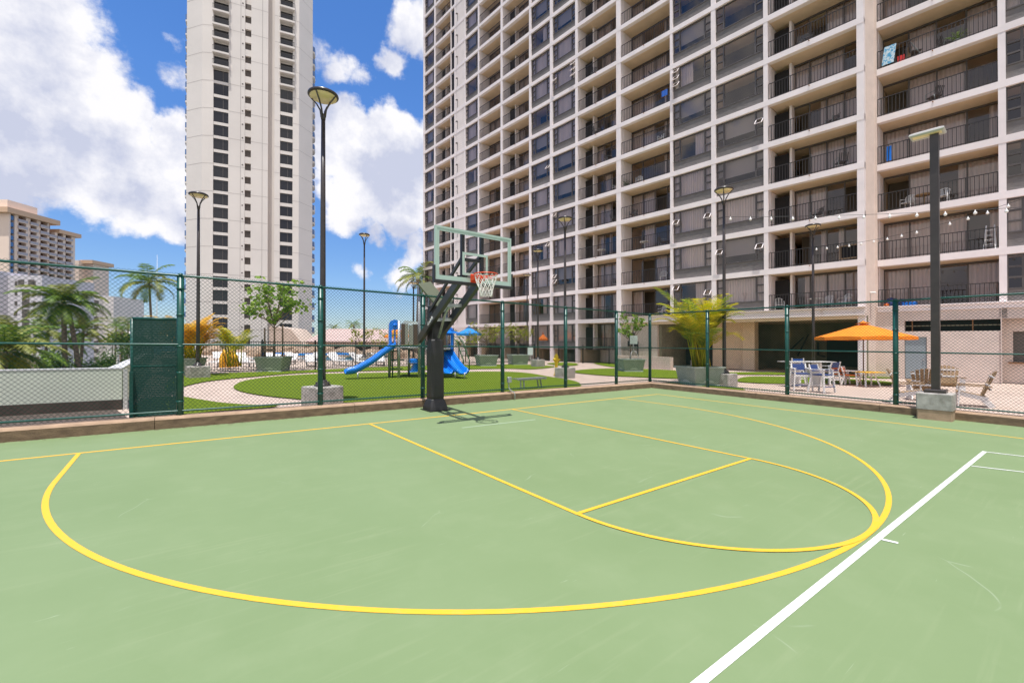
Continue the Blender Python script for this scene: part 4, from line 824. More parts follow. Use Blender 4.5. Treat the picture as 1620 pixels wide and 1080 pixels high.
cols=[(-.30,.03),(4.64,4.90),(8.01,8.32),(11.26,11.47),(15.95,16.40),(20.67,20.97),(23.89,24.24),(26.96,27.24),(31.56,31.89),(35.91,36.16),(38.75,38.93),(41.04,41.2),(41.95,42.07),(45.83,46.16),(48.73,49.1)]
mb=MB()
for a,b in cols:
    lowb=0 if a>11.3 or a<.1 else H0
    mb.box(a,b,0,.35,lowb,HT)
for k in range(NF+1):
    mb.box(-.30,49.1,-.012,.34,H0+SH*k,H0+SH*k+BT) if k else None
mb.box(15.95,49.1,-.012,.34,H0,H0+BT)
mb.box(-.32,15.94,-.25,.34,H0-.1,H0+.02,2); mb.box(-.33,15.94,-.18,.34,H0+.02,H0+BT+.0,2); mb.box(-.33,15.94,-.28,.34,H0+BT,H0+BT+.05,2)
mb.box(-.30,49.1,.0,.3,HT+BT,HT+1.2)
mb.box(.03,15.9,-.1,.34,H0-.28,H0-.11,1)
# right wing
for a,b in ((-.98,-.66),(-5.58,-5.32),(-9.3,-9.0),(-14.4,-14)):
    if a<-1: mb.box(a,b,SB,SB+.35,3.2,HT)
for k in range(1,NF+1): mb.box(-14.4,-.66,SB-.012,SB+.34,H0+SH*k,H0+SH*k+BT)
mb.box(-14.4,-.66,SB-.06,SB+.34,H0+.12,H0+BT+.02); mb.box(-14.4,-.66,SB-.14,SB+.34,H0+BT+.02,H0+BT+.09)
mb.box(-14.4,-.66,SB,SB+.3,HT+BT,HT+1.2)
mb.build('facade_frame',[M['frame'],M['cream'],M['rust']],bld,BO,xf=BX)
# end wall of the projecting wing
mb=MB(); mb.loft([[(-.30,.351,0),(-.28,.351,0),(-.60,SB+.35,0),(-.66,SB+.35,0)],[(-.30,.351,HT+1),(-.28,.351,HT+1),(-.60,SB+.35,HT+1),(-.66,SB+.35,HT+1)]]); mb.box(-.66,-.35,SB,SB+.349,0,HT); mb.build('end_wall',M['wallpink'],bld,BO,xf=BX)
# floor slabs
mb=MB()
for k in range(0,NF+1):
    h=H0+SH*k; 
    for t_,a,b,_ in bays+[('X',38.93,42.07,0)]: mb.box(a,b,.341,9,h+.0,h+BT-.01)
    for t_,a,b,_ in rbays: mb.box(a,b,SB+.341,9,h,h+BT-.01)
mb.build('floor_slabs',M['cream'],bld,BO,xf=BX)
# cross walls between flats
mb=MB()
for a,b in cols: mb.box(a+.02,b-.02,.352,9,(H0 if .1<a<11.3 else 0),HT)
for a,b in ((-.64,-.36),(-5.56,-5.34),(-9.28,-9.02),(-14.38,-14.02)): mb.box(a,b,SB+.352,9,3.3 if a<-1 else 0,HT)
mb.box(-14.3,49,9.0,9.2,0,HT)
mb.build('party_walls',M['cream'],bld,BO,xf=BX)
MB().box(-14.4,49.1,.0,16,HT+.0,HT+.1).build('roof',M['conc'],bld,BO,xf=lambda u,w,h:BX(u,w+(0.01),h+BT+.02))
# blank sided strip with louvres and gooseneck vents
mb=MB(); mb.box(38.93,41.04,.02,.3,0,HT); mb.build('siding_strip',M['siding'],bld,BO,xf=BX)
mb=MB()
for k in range(NF):
    for j in range(12): z=H0+SH*k+BT+.1+j*.18; mb.box(41.2,41.95,.1,.2,z,z+.09)
mb.build('louvre_strip',M['rail'],bld,BO,xf=BX)
MB().box(41.2,41.95,.3,.35,0,HT).build('louvre_back',M['inside'],bld,BO,xf=BX)
for k in range(NF):
    z=H0+SH*k+1.4; mb=MB(); mb.tube([(40.45,.0,z),(40.45,-.12,z+.1),(40.45,-.2,z),(40.45,-.2,z-.12)],.06,6); mb.box(40.43,40.47,-.02,.0,z-.9,z); mb.build('vent_pipe',M['winframe'],bld,BO,xf=BX)
rb=random.Random(3)
GLW=.05
def curtain_mb(mb,u0,u1,w,z0,z1,m=0):
    n=max(2,int((u1-u0)/.06)); vs=[];
    for i in range(n+1):
        u=u0+(u1-u0)*i/n; ww=w+.03*math.sin(i*1.9)+.012*math.sin(i*.7+u); vs+=[(u,ww,z0),(u,ww,z1)]
    mb.add(vs,[(2*i,2*i+2,2*i+3,2*i+1) for i in range(n)],m,False)
def railing_mb(mb,a,b,w,z):
    mb.box(a,b,w,w+.04,z+1.02,z+1.06); mb.box(a,b,w+.005,w+.035,z+.08,z+.11)
    n=int((b-a)/.155)
    for i in range(n+1):
        u=a+(b-a)*i/n; r=.013 if i%7 else .022; mb.box(u-r,u+r,w+.01,w+.03,z+.0,z+1.02)
def make_bay(kind,a,b,var,off,h,curt,openw=None,stuff=None):
    """h = top of the slab below; returns nothing, adds parts to bld"""
    ceil=h+SH-BT
    if kind=='B':
        D=off+1.55
        bal=bpy.data.objects.new('balcony',None); COL.objects.link(bal); bal.parent=bld; q=BX((a+b)/2,off,h); bal.location=(q[0]-BO[0],q[1]-BO[1],q[2]-BO[2]); BQ=q
        bal['kind_note']='' ; del bal['kind_note']
        mb=MB(); railing_mb(mb,a+.02,b-.02,off+.06,h); mb.build('railing',M['rail'],bal,BQ,xf=BX)
        ue=b-(1.0 if var else .03)
        mb=MB(); n=4; ws=[a+(ue-a)*i/n for i in range(n+1)]
        for i,u in enumerate(ws): mb.box(u-.035,u+.035,D,D+.06,h+.03,ceil-.12)
        mb.box(a,ue,D-.005,D+.065,h,h+.05); mb.box(a,ue,D-.005,D+.065,ceil-.12,ceil-.01)
        if var: mb.box(b-.86,b-.03,D-.45,D-.40,h,ceil-.3,1); mb.box(ue-.05,ue+.08,D-.5,D+.03,h,ceil-.01,2)
        mb.box(b-.03,b+.0,off+.36,D,h,ceil-.01,2)
        mb.build('sliding_door',[M['winframe'],M['inside'],M['frame']],bal,BQ,xf=BX)
        op=rb.choice((-1,-1,-1,-1,0,1,2,3)) 
        mb=MB()
        for i in range(n):
            if i==op: continue
            mb.add([(ws[i]+.03,D+.03,h+.05),(ws[i+1]-.03,D+.03,h+.05),(ws[i+1]-.03,D+.03,ceil-.12),(ws[i]+.03,D+.03,ceil-.12)],[(0,1,2,3)])
        mb.build('pane',M['glass'],bal,BQ,xf=BX)
        mb=MB(); mb.add([(a,D+1.6,h),(ue,D+1.6,h),(ue,D+1.6,ceil),(a,D+1.6,ceil)],[(0,1,2,3)],1)
        for i in range(n):
            if (curt>>i)&1 and i!=op: curtain_mb(mb,ws[i]+.02,ws[i+1]-.02,D+.20,h+.02,ceil-.1)
            elif i!=op and rb.random()<.5: curtain_mb(mb,ws[i]+.02,ws[i]+.35,D+.20,h+.02,ceil-.1)
        mb.build('curtain',[M['curtain'],M['insideb']],bal,BQ,xf=BX)
    else:
        w0=off+.16; sp=.72; z0=h+sp; z1=ceil-.03
        win=MB(); win.box(a,b,w0-.02,w0+.1,h,z0-.05,1); win.box(a,b,w0-.06,w0+.12,z0-.05,z0+.02)
        win.box(a,b,w0-.02,w0+.06,z1-.06,z1+.03); jw=.52
        for u in (a,a+jw,b-jw,b): win.box(max(a,u-.05),min(b,u+.05),w0-.025,w0+.06,z0+.02,z1-.06)
        for k in (1,2):
            zz=z0+.02+(z1-z0-.08)*k/3
            win.box(a+.05,a+jw-.05,w0-.03,w0+.06,zz-.045,zz+.045); win.box(b-jw+.05,b-.05,w0-.03,w0+.06,zz-.045,zz+.045)
        fr=win.build('window',[M['winframe'],M['spandrel']],bld,BO,xf=BX)
        bpy.context.view_layer.update() if False else None
        mb=MB(); dh=(z1-z0-.08)/3
        opens=openw or []
        for s,(ua,ub) in enumerate(((a+.05,a+jw-.05),(b-jw+.05,b-.05))):
            for k in range(3):
                zz=z0+.02+dh*k
                if (s,k) in opens: continue
                mb.add([(ua,w0+.02,zz),(ub,w0+.02,zz),(ub,w0+.02,zz+dh),(ua,w0+.02,zz+dh)],[(0,1,2,3)])
        mb.add([(a+jw+.04,w0+.02,z0),(b-jw-.04,w0+.02,z0),(b-jw-.04,w0+.02,z1),(a+jw+.04,w0+.02,z1)],[(0,1,2,3)])
        mb.build('pane',M['glass'],fr,BO,xf=BX)
        if opens:
            mo=MB()
            for s,k in opens:
                ua,ub=((a+.05,a+jw-.05),(b-jw+.05,b-.05))[s]; zt=z0+.02+dh*(k+1); L=dh; an=.7
                p=[(ua,w0-.03,zt),(ub,w0-.03,zt),(ub,w0-.03-L*math.sin(an),zt-L*math.cos(an)),(ua,w0-.03-L*math.sin(an),zt-L*math.cos(an))]
                mo.add([(p[0][0]+.04,p[0][1],p[0][2]-.03),(p[1][0]-.04,p[1][1],p[1][2]-.03),(p[2][0]-.04,p[2][1]+.02,p[2][2]+.04),(p[3][0]+.04,p[3][1]+.02,p[3][2]+.04)],[(0,1,2,3)],1)
                for i in range(4): mo.bar(p[i],p[(i+1)%4],.045,.03)
            mo.build('awning_sash',[M['frame'],M['glass']],fr,BO,xf=BX)
        mb=MB(); mb.add([(a,w0+1.3,h),(b,w0+1.3,h),(b,w0+1.3,ceil),(a,w0+1.3,ceil)],[(0,1,2,3)],1)
        if curt&8: curtain_mb(mb,a+.03,b-.03,w0+.18,z0-.1,z1)
        elif curt&4: curtain_mb(mb,a+.03,a+(b-a)*.45,w0+.18,z0-.1,z1); 
        elif curt&2: curtain_mb(mb,a+(b-a)*.5,b-.03,w0+.18,z0-.1,z1)
        elif curt&1: mb.add([(a+.05,w0+.2,z0+.5),(b-.05,w0+.2,z0+.5),(b-.05,w0+.2,z1),(a+.05,w0+.2,z1)],[(0,1,2,3)],2)
        mb.build('curtain',[M['curtain'],M['inside'],M['shade']],fr,BO,xf=BX)
openset={(20.97,3):[(1,2)],(8.32,2):[(0,1),(1,1)],(4.90,1):[(0,1),(1,1)],(8.32,0):[(0,1),(1,2)],(8.32,6):[(1,0),(1,1),(1,2)],(4.90,4):[(0,0)],(20.97,8):[(0,0),(0,1),(0,2),(1,1)],(24.24,2):[(0,2)],(24.24,5):[(0,1)],(20.97,1):[(1,1),(1,0)],(4.9,4):[(0,1)]}
def vis(u): D=24.9+.78*u; return (.80*D+1.9-H0)/SH
for kind,a,b,var in bays:
    nv=int(vis(b))+1
    for k in range(-1 if a>16 else 0,min(nv,NF)):
        h=H0+SH*k+BT; c=rb.choice((15,11,14,7,13,5,9,12,3,0)) if kind=='B' else rb.choice((8,8,4,2,1,8,0,1))
        make_bay(kind,a,b,var,0,h,c,openset.get((a,k)))
for kind,a,b,var in rbays:
    nv=8
    if a<-9: nv=0
    for k in range(0,nv):
        h=H0+SH*k+BT; c=rb.choice((15,11,7,14,13,9)) if kind=='B' else rb.choice((8,8,4,0))
        make_bay(kind,a,b,var,SB,h,c)
mb=MB(); rl=MB()
for (bs,off,nvf) in ((bays,0,None),(rbays,SB,8)):
    for kind,a,b,var in bs:
        nv=min(NF,int(vis(b))+1) if nvf is None else (8 if a>-9.1 else 0)
        for k in range(nv,NF):
            h=H0+SH*k+BT; d=off+(1.55 if kind=='B' else .2)
            mb.add([(a,d,h),(b,d,h),(b,d,h+SH-BT),(a,d,h+SH-BT)],[(0,1,2,3)])
            if kind=='B': railing_mb(rl,a,b,off+.06,h)
            else: rl.box(a,b,d-.05,d-.01,h,h+.7)
o=mb.build('upper_windows',M['towerwin'],bld,BO,xf=BX); o['kind']='stuff'
o=rl.build('upper_railings',M['rail'],bld,BO,xf=BX); o['kind']='stuff'
# ground floor left of the undercroft: siding wall with two small signs, base wall, ramp
mb=MB(); mb.box(12.6,15.95,.05,.3,0,H0-.3); mb.build('siding_wall',M['siding2'],bld,BO,xf=BX)
mb=MB(); mb.box(14.6,15.3,.0,.045,2.35,2.65); mb.box(14.85,15.3,.0,.045,1.55,2.0); mb.box(14.3,14.7,.0,.045,1.55,1.95); mb.build('wall_plaque',M['rail'],bld,BO,xf=BX)
# undercroft
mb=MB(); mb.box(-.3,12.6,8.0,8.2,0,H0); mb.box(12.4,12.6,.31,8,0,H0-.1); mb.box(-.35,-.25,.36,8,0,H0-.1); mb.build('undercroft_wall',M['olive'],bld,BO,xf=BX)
mb=MB(); mb.box(6.3,7.1,2.2,2.9,0,H0-.12); mb.box(7.1,9.4,2.5,2.8,0,H0-.12); mb.build('undercroft_pier',M['cream'],bld,BO,xf=BX)
mb=MB(); mb.box(.0,12.4,.345,8,H0-.12,H0-.01); mb.build('undercroft_ceiling',M['cream'],bld,BO,xf=BX)
MB().box(9.5,12.3,4,4.15,0,1.4).build('low_screen',M['dark'],bld,BO,xf=BX)
mb=MB(); mb.box(.3,3.4,7.8,7.98,.3,2.4); mb.build('undercroft_door',M['dark'],bld,BO,xf=BX)
mb=MB(); mb.tube([(4.2,6.5,2.6),(4.9,6.5,1.0)],.05,6); mb.tube([(5.4,6.5,1.4),(4.5,6.5,2.4)],.05,6); mb.tube([(3.6,6.5,2.0),(3.6,6.5,1.1),(3.2,6.5,1.0)],.06,6); mb.build('undercroft_pipe',M['dark'],bld,BO,xf=BX)
l=MB().box(5.95,6.12,7.9,7.99,2.35,2.95).build('wall_light',M['wlight'],bld,BO,xf=BX)
# right wing ground wall with vent window, door, recess
mb=MB(); S=SB
mb.box(-1.80,-.66,S,S+.3,0,H0+.12); mb.box(-5.36,-1.80,S,S+.3,3.16,H0+.12); mb.box(-2.70,-1.80,S+.01,S+.3,2.30,2.58)
mb.box(-5.36,-2.70,S,S+.3,0,2.58); mb.box(-2.70,-1.80,S,S+.3,2.28,2.585)
mb.box(-5.40,-5.36,S-.05,S+.9,0,H0+.12); mb.box(-14.4,-5.40,S+.55,S+.85,0,1.05); mb.box(-14.4,-5.40,S+.55,S+.85,2.55,H0+.12); mb.box(-5.75,-5.40,S+.551,S+.849,1.05,2.55)
mb.box(-14.4,-5.36,S,S+.3,3.17,H0+.12)
mb.build('ground_wall',M['wallpink'],bld,BO,xf=BX)
mb=MB(); mb.box(-2.68,-1.82,S+.06,S+.12,.02,2.28); mb.build('door',M['door'],bld,BO,xf=BX)
mb=MB(); mb.box(-2.60,-2.52,S+.02,S+.05,1.0,1.1); mb.build('door_handle',M['galv'],bpy.data.objects['door'],BO,xf=BX)
mb=MB(); mb.box(-5.36,-1.80,S+.5,S+.55,2.5,3.2); mb.box(-5.36,-1.80,S+.2,S+.24,2.86,2.90,1); mb.box(-2.12,-2.08,S+.18,S+.24,2.585,3.16,2); mb.box(-4.42,-4.38,S+.18,S+.24,2.585,3.16,2); mb.build('vent_window',[M['inside'],M['olive'],M['wood']],bld,BO,xf=BX)
mb=MB(); mb.box(-14,-5.75,S+.75,S+.8,1.05,2.55); mb.build('counter_window',M['louvre'],bld,BO,xf=BX)
mb=MB(); mb.box(-14,-5.6,S+.4,S+.62,.98,1.045); mb.build('counter_sill',M['wood'],bld,BO,xf=BX)
# interior darkening: solid back of ground floor left part
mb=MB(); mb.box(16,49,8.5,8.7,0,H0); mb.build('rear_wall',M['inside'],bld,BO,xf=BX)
# small drain spouts along the slab edges
for kind,a,b,var in bays+rbays[:1]:
    if kind=='B':
        off=SB if a<0 and b<0 else 0
        for k in range(1,min(NF,int(vis(b))+1)):
            c=(a+b)/2; MB().tube([(c,off-.012,H0+SH*k+.3),(c,off-.09,H0+SH*k+.28)],.03,6).build('drain_spout',M['wood'],bld,BO,xf=BX)
# security camera
q=BX(-.42,.7,4.75); t=thing('security_camera','small white security camera on a bracket on the pier beside the right wing','camera',q)
mb=MB(); mb.tube([(0,0,-.55),(0,0,-.1),(-.05,-.05,0)],.02,6); mb.build('bracket',M['wplast'],t)
MB().tube([(.1,.1,.05),(-.15,-.25,.0)],[.05,.06],8).build('camera_body',M['wplast'],t)
# stairs, ramp wall, retaining wall
q=AD(938,572,43); t=thing('steps','short flight of concrete steps with handrails beyond the hydrant','steps',(q.x,q.y,gz(q.x,q.y)),-YAW+.2)
mb=MB()
for k in range(7): mb.box(-1.3,1.0,k*.3,2.4,k*.17,k*.17+.165)
mb.build('step_treads',M['path'],t)
mb=MB(); 
for x in (-1.3,1.0): mb.tube([(x,-.1,.0),(x,-.1,.95),(x,2.1,2.1),(x,2.1,1.2)],.025,6)
mb.build('handrail',M['cap'],t)
a=AD(951,572,41.5);b=AD(975,571,38.5)
mb=MB(); mb.loft([[(a.x,a.y,gz(a.x,a.y)),(b.x,b.y,gz(b.x,b.y)),(b.x+.3,b.y+.4,gz(b.x,b.y)),(a.x+.3,a.y+.4,gz(a.x,a.y))],[(a.x,a.y,gz(a.x,a.y)+1.5),(b.x,b.y,gz(b.x,b.y)+1.4),(b.x+.3,b.y+.4,gz(b.x,b.y)+1.4),(a.x+.3,a.y+.4,gz(a.x,a.y)+1.5)]])
tag(mb.build('ramp_wall',M['wallpink']),'white wall beside the steps under the building','wall')
a=AD(976,576,34);b=AD(1060,580,30)
def wallseg(name,a,b,h,th,m,label,cat='wall'):
    d=(b-a);d.z=0;d.normalize(); n=Vector((-d.y,d.x,0))*th; mb=MB(); P=[a,b,b+n,a+n]
    mb.loft([[(p.x,p.y,gz(p.x,p.y)-.02) for p in P],[(p.x,p.y,gz(p.x,p.y)+h) for p in P]]); return tag(mb.build(name,m),label,cat)
wallseg('retaining_wall',a,b,.85,.35,M['siding2'],'low beige block retaining wall behind the sign stand')
picket('short black picket fence on the low wall in front of the ground-floor flats',[(22.9,20.6),(24.6,13.2)],1.5)
picket('black picket fence before the ground-floor windows left of the steps',[(20.6,23.2),(25.4,28.5),(24,40)],1.55)
# ------------------------------------------------------------------ things on balconies
def onb(px,k,w):   # point on a balcony floor seen at survey column px
    u=fu(px,w); return BX(u,w,H0+SH*k+BT)
def plastic_chair(label,loc,rz):
    t=thing('balcony_chair',label,'chair',loc,rz,'white plastic chairs on the balconies')
    MB().cbox((0,0,.40),.46,.44,.04,ch=.03).build('seat',M['wplast'],t)
    mb=MB(); 
    for k in range(7): a=(k-3)/3; mb.bar((a*.2,.2,.44),(a*.24,.30,.86-.06*a*a),.035,.015,up=(0,1,0))
    mb.tube([(-.25,.29,.78),(-.13,.31,.87),(0,.31,.9),(.13,.31,.87),(.25,.29,.78)],.022,6); mb.build('backrest',M['wplast'],t)
    for sx in (-1,1):
        mb=MB(); mb.tube([(sx*.25,-.2,.62),(sx*.27,.05,.66),(sx*.24,.28,.68)],.025,6); mb.tube([(sx*.25,-.2,.62),(sx*.24,-.22,0)],.025,6); mb.build('armrest',M['wplast'],t)
        MB().tube([(sx*.22,.2,.42),(sx*.24,.28,0)],.022,6).build('leg',M['wplast'],t)
    return t
for px,k,w,lab in ((1437,2,SB+.6,'white plastic chair behind the railing on the right wing, left of a tan table'),(1492,2,SB+.5,'white plastic chair behind the railing on the right wing, right of the pole'),(1336,0,.6,'white plastic chair on the lowest balcony left of the security camera'),(1233,0,.6,'white chair at the left end of the lowest balcony right of the yellow palm'),(1047,0,.7,'round-backed white chair on the lowest balcony above the sign stand'),(1310,0,.8,'white chair beside the table on the lowest balcony'),(1048,5,.6,'pale chair in the corner of a high balcony above the open windows'),(1050,1,.6,'white lounge chair on second balcony above the sign stand'),(975,4,.6,'white chair at the balcony end left of the wide column'),(1012,4,.7,'white plastic chair on the middle balcony right of the wide column')):
    plastic_chair(lab,onb(px,k,w),math.pi/2+math.pi+random.uniform(-.6,.6))
def dark_chair(loc,rz):
    t=thing('patio_chair','small dark patio chair standing behind the railing of an upper balcony','chair',loc,rz,'dark patio chairs on the upper balconies')
    MB().cbox((0,0,.40),.5,.48,.05,ch=.03).build('seat',M['winframe'],t)
    mb=MB()
    for k in range(5): mb.bar((-.2+.1*k,.22,.44),(-.22+.11*k,.34,.88),.05,.02,up=(0,1,0))
    mb.build('backrest',M['winframe'],t)
    for sx in (-1,1):
        MB().tube([(sx*.25,.26,.64),(sx*.27,-.2,.64),(sx*.25,-.24,0)],.022,6).build('leg',M['steelg'],t); MB().tube([(sx*.25,.22,.5),(sx*.25,.3,0)],.022,6).build('leg',M['steelg'],t)
    return t
rq=random.Random(12); dk=None
for (a,b,ks) in ((.3,4.3,(2,3,4,6)),(12,15.4,(2,3,5,7,8)),(16.8,19.8,(1,3,5,6,8)),(27.6,30.5,(1,3,6,9)),(32.3,35.4,(2,5,8)),(-4.9,-1.2,(4,5))):
    off=SB if b<0 else 0
    for k in ks:
        u=rq.uniform(a,b); loc=BX(u,off+rq.uniform(.5,.95),H0+SH*k+BT)
        if dk is None: dk=dark_chair(loc,rq.uniform(0,6))
        else: dup(dk,loc,rq.uniform(0,6),None,None,g=False)
def btable(label,loc,m='tan'):
    t=thing('balcony_table',label,'table',loc,0,'small tables on the balconies'); MB().lathe([(.38,.68),(.4,.7),(.38,.72)],16).build('tabletop',M[m],t); MB().tube([(0,0,0),(0,0,.69)],.04,6).build('leg',M[m],t); return t
btable('small tan table between two white chairs on the right wing balcony',onb(1463,2,SB+.6)); btable('round pale table on the lowest balcony by the folded lamp',onb(1290,0,.6),'wplast'); btable('round white table on balcony beside the wide column, third row',onb(1020,2,.6),'wplast'); btable('white table with lamp on balcony right of the backboard',onb(952,2,.6),'wplast')
# ladder
q=onb(1568,1,SB+.45); t=thing('stepladder','white stepladder folded open on the right wing balcony','ladder',q,math.pi/2)
for s in (-1,1):
    mb=MB()
    for x in (-.2,.2): mb.bar((x,s*.38,0),(x*.7,0,1.25),.04,.03)
    for k in range(1,5): mb.bar((-.2+.015*k,s*.38*(1-k/5),k*.25),(.2-.015*k,s*.38*(1-k/5),k*.25),.05,.02)
    mb.build('ladder_side',M['wplast'],t)
# towels etc.
u=fu(1405,SB); 
def hang(label,u0,u1,w,h,z,m,name='towel',cat='towel',tilt=0):
    mb=MB(); n=8; vs=[]
    for i in range(n+1):
        uu=u0+(u1-u0)*i/n
        for z_ in (z+h,z+h*.5,z): vs.append((uu+tilt*(z+h-z_),w-.02+.015*math.sin(i*1.7+z_*3),z_))
    fs=[]
    for i in range(n):
        for j in range(2): a=i*3+j; fs.append((a,a+3,a+4,a+1))
    mb.add(vs,fs); vs2=[(p[0],p[1]+.015,p[2]) for p in vs]; mb.add(vs2,[f[::-1] for f in fs])
    o=mb.build(name,m,None,BX(u0,w,z),xf=BX); return tag(o,label,cat)
z5=H0+SH*5+BT
hang('blue and white patterned towel over the balcony railing on the right wing',u-.42,u+.1,SB+.03,1.0,z5+.12,M['towel'],tilt=.12)
hang('red cloth beside the patterned towel on the balcony',u-.75,u-.45,SB+.10,.35,z5+.02,M['red'],'cloth','cloth')
hang('pale folded surfboard cover leaning behind the rail next to the red cloth',u-1.05,u-.85,SB+.3,.75,z5,M['tan'],'board','board',.15)
u=fu(1407,SB); hang('bright blue towel hanging at the end of the right wing balcony behind the floodlight',u-.12,u+.1,SB+.12,.85,H0+SH*3+BT+.1,M['blue'])
u=fu(1048,0); hang('blue towel on a high balcony rail near the window with open sashes',u-.45,u+.05,.04,.45,H0+SH*6+BT+.6,M['royal'])
q=onb(1448,5,SB+.5); t=thing('folding_chair','dark grey folding chair behind the rail right of the patterned towel','chair',q,.6)
mb=MB(); mb.box(-.3,.3,-.25,.25,.42,.46); mb.build('seat',M['winframe'],t); mb=MB(); mb.box(-.3,.3,.24,.27,.46,.95); mb.build('backrest',M['winframe'],t)
for s in (-1,1): MB().bar((s*.3,-.3,0),(s*.3,.27,.9),.04,.03).build('leg',M['steelg'],t)
def pot_plant(label,q,key='shrub',s=.35):
    t=thing('potted_plant',label,'plant',q); MB().lathe([(.1,0),(.15,.22),(.16,.24),(.13,.24)],10).build('pot',M['planter'],t); mb=MB()
    for k in range(14): frond(mb,(0,0,.22),k*2.4,R_(35+k*3),s*1.3,R_(60),s*.28,8,0,random)
    mb.build('foliage',LF[key],t); return t
pot_plant('spiky green potted plant by the rail on the high right wing balcony',onb(1517,5,SB+.4),'green',.45)
pot_plant('dark potted plant at the left end of a middle balcony',onb(992,4,.5),'shrub',.5)
q=onb(1345,1,.35); t=thing('framed_panel','wood-framed dark panel leaning on the balcony railing','frame',q,-math.pi/2)
mb=MB(); mb.box(-.5,.5,-.02,.02,.15,.95); mb.build('frame',M['tan'],t); MB().box(-.4,.4,-.03,-.021,.22,.88).build('panel',M['inside'],t)
q=onb(1410,0,SB+.5); t=thing('play_bag','blue and navy bags with a red ball heaped on the low right wing balcony','bag',q); mb=MB(); mb.lathe([(.05,0),(.25,.05),(.3,.3),(.18,.55),(.03,.62)],10); mb.lathe([(.05,0),(.2,.05),(.24,.25),(.1,.5)],10,(.1,-.45,0)); mb.build('bags',M['navy'],t)
q=onb(1403,0,SB+.25); o=MB().lathe([(.02,0),(.11,.03),(.15,.14),(.11,.25),(.02,.29)],12).build('ball',M['tang']); o.location=q; tag(o,'orange-red ball on the low right wing balcony by the blue bags','ball')
q=onb(1440,0,SB+.4); o=MB().cbox((0,0,0),.3,.6,.3).build('cooler_box',M['blue']); o.location=q; tag(o,'small blue box on the low right wing balcony','box')
# ------------------------------------------------------------------ string lights
def sagline(label,A_,B_,sag,n,t0,t1,seed):
    A_,B_=Vector(A_),Vector(B_); t=thing('string_light',label,'string lights',tuple(A_),0,'string lights over the patio'); P=[]
    f=lambda s:A_.lerp(B_,s)-Vector((0,0,4*sag*s*(1-s)))
    MB().tube([f(i/24) for i in range(25)],.008,5).build('cable',M['cable'],t,tuple(A_))
    for k in range(n):
        c=f(t0+(t1-t0)*k/(n-1)); o=MB(); o.lathe([(.012,0),(.016,-.03),(.02,-.05),(.045,-.08),(.05,-.11),(.035,-.14),(.005,-.155)],8,c); o.build('bulb',M['bulb'],t,tuple(A_))
PE=AD(1740,322,12.5); 
sagline('upper string of globe bulbs from the lamp by the yellow palm toward the right edge',AD(1147,343,18.3),AD(1740,320,13.2),.12,14,.02,.95,1)
sagline('lower string of globe bulbs climbing from the lamp before the undercroft to the upper right',AD(1289,392,24.0),AD(1740,270,14.2),.45,16,.01,.9,2)
# ------------------------------------------------------------------ pool area behind the picket fence
pts=[AD(u,v,D) for u,v,D in ((398,0,40),(520,0,42),(600,0,46),(600,0,49),(380,0,47))]
sheet('pool_deck',[(-5.7,18.6),(22.4,22.8),(26,48),(-5.7,60)],.012,M['deckp'])
def gpt(u,D): q=AD(u,544,D); return (q.x,q.y)
sheet('pool_water',[gpt(395,37),gpt(450,36),gpt(452,40),gpt(392,41)],.03,M['pool']); sheet('pool_water',[gpt(470,39),gpt(530,38),gpt(620,42),gpt(610,46),gpt(475,45)],.03,M['pool'])
rr=random.Random(21)
for i in range(26):
    u=345+i*12.3+rr.uniform(-5,5); D=rr.uniform(44,50); x,y=gpt(u,D); s=rr.uniform(.5,1.2); mb=MB(); rings=[]
    for j in range(6):
        ph=math.pi*j/10; rings.append([(x+s*1.5*math.cos(ph)*math.cos(a)*rr.uniform(.8,1.1),y+s*math.cos(ph)*math.sin(a)*rr.uniform(.8,1.1),gz(x,y)+s*1.15*math.sin(ph)) for a in [2*math.pi*k/9 for k in range(9)]])
    mb.loft(rings,0,False); o=mb.build('boulder',M['rock'],None,(x,y,gz(x,y))); tag(o,'tan lava boulder at the far side of the pool, one of a long row','rock','boulders around the pool')
def lounger():
    t=thing('sun_lounger','','lounger'); MB().cbox((0,-.2,.28),.62,1.3,.08).build('seat',M['wplast'],t)
    mb=MB(); mb.loft([[(-.31,.45,.30),(.31,.45,.30),(.31,.5,.37),(-.31,.5,.37)],[(-.31,1.0,.70),(.31,1.0,.70),(.31,1.03,.78),(-.31,1.03,.78)]]); mb.build('backrest',M['wplast'],t)
    for x in (-.27,.27):
        for y in (-.75,.4): MB().box(x-.03,x+.03,y-.03,y+.03,0,.28).build('leg',M['galv'],t)
    return t
LG=lounger(); first=True
for i in range(16):
    u=352+ (i%8)*36+rr.uniform(-8,8); D=27+ (i//8)*4.5+rr.uniform(-1.5,1.5)+(u-350)*.02; x,y=gpt(u,D)
    lab='white sun lounger on the pool deck behind the black picket fence'
    if first: LG.location=(x,y,gz(x,y)); LG.rotation_euler=(0,0,rr.uniform(-.5,.5)); LG['label']=lab; LG['group']='white loungers on the pool deck'; first=False
    else: dup(LG,(x,y,0),rr.uniform(-.6,.6),lab,'white loungers on the pool deck')
for u,D,lab in ((352,25,'yellow inflatable at the left end of the pool, left one'),(362,25.6,'yellow inflatable at the left end of the pool, right one')):
    x,y=gpt(u,D); t=thing('pool_float',lab,'float',(x,y,gz(x,y))); MB().tube([(0,0,.1),(0,.1,.6),(.1,.1,1.0),(.3,0,.7),(.35,-.1,.1)],.16,8).build('float_body',M['ylw'],t)
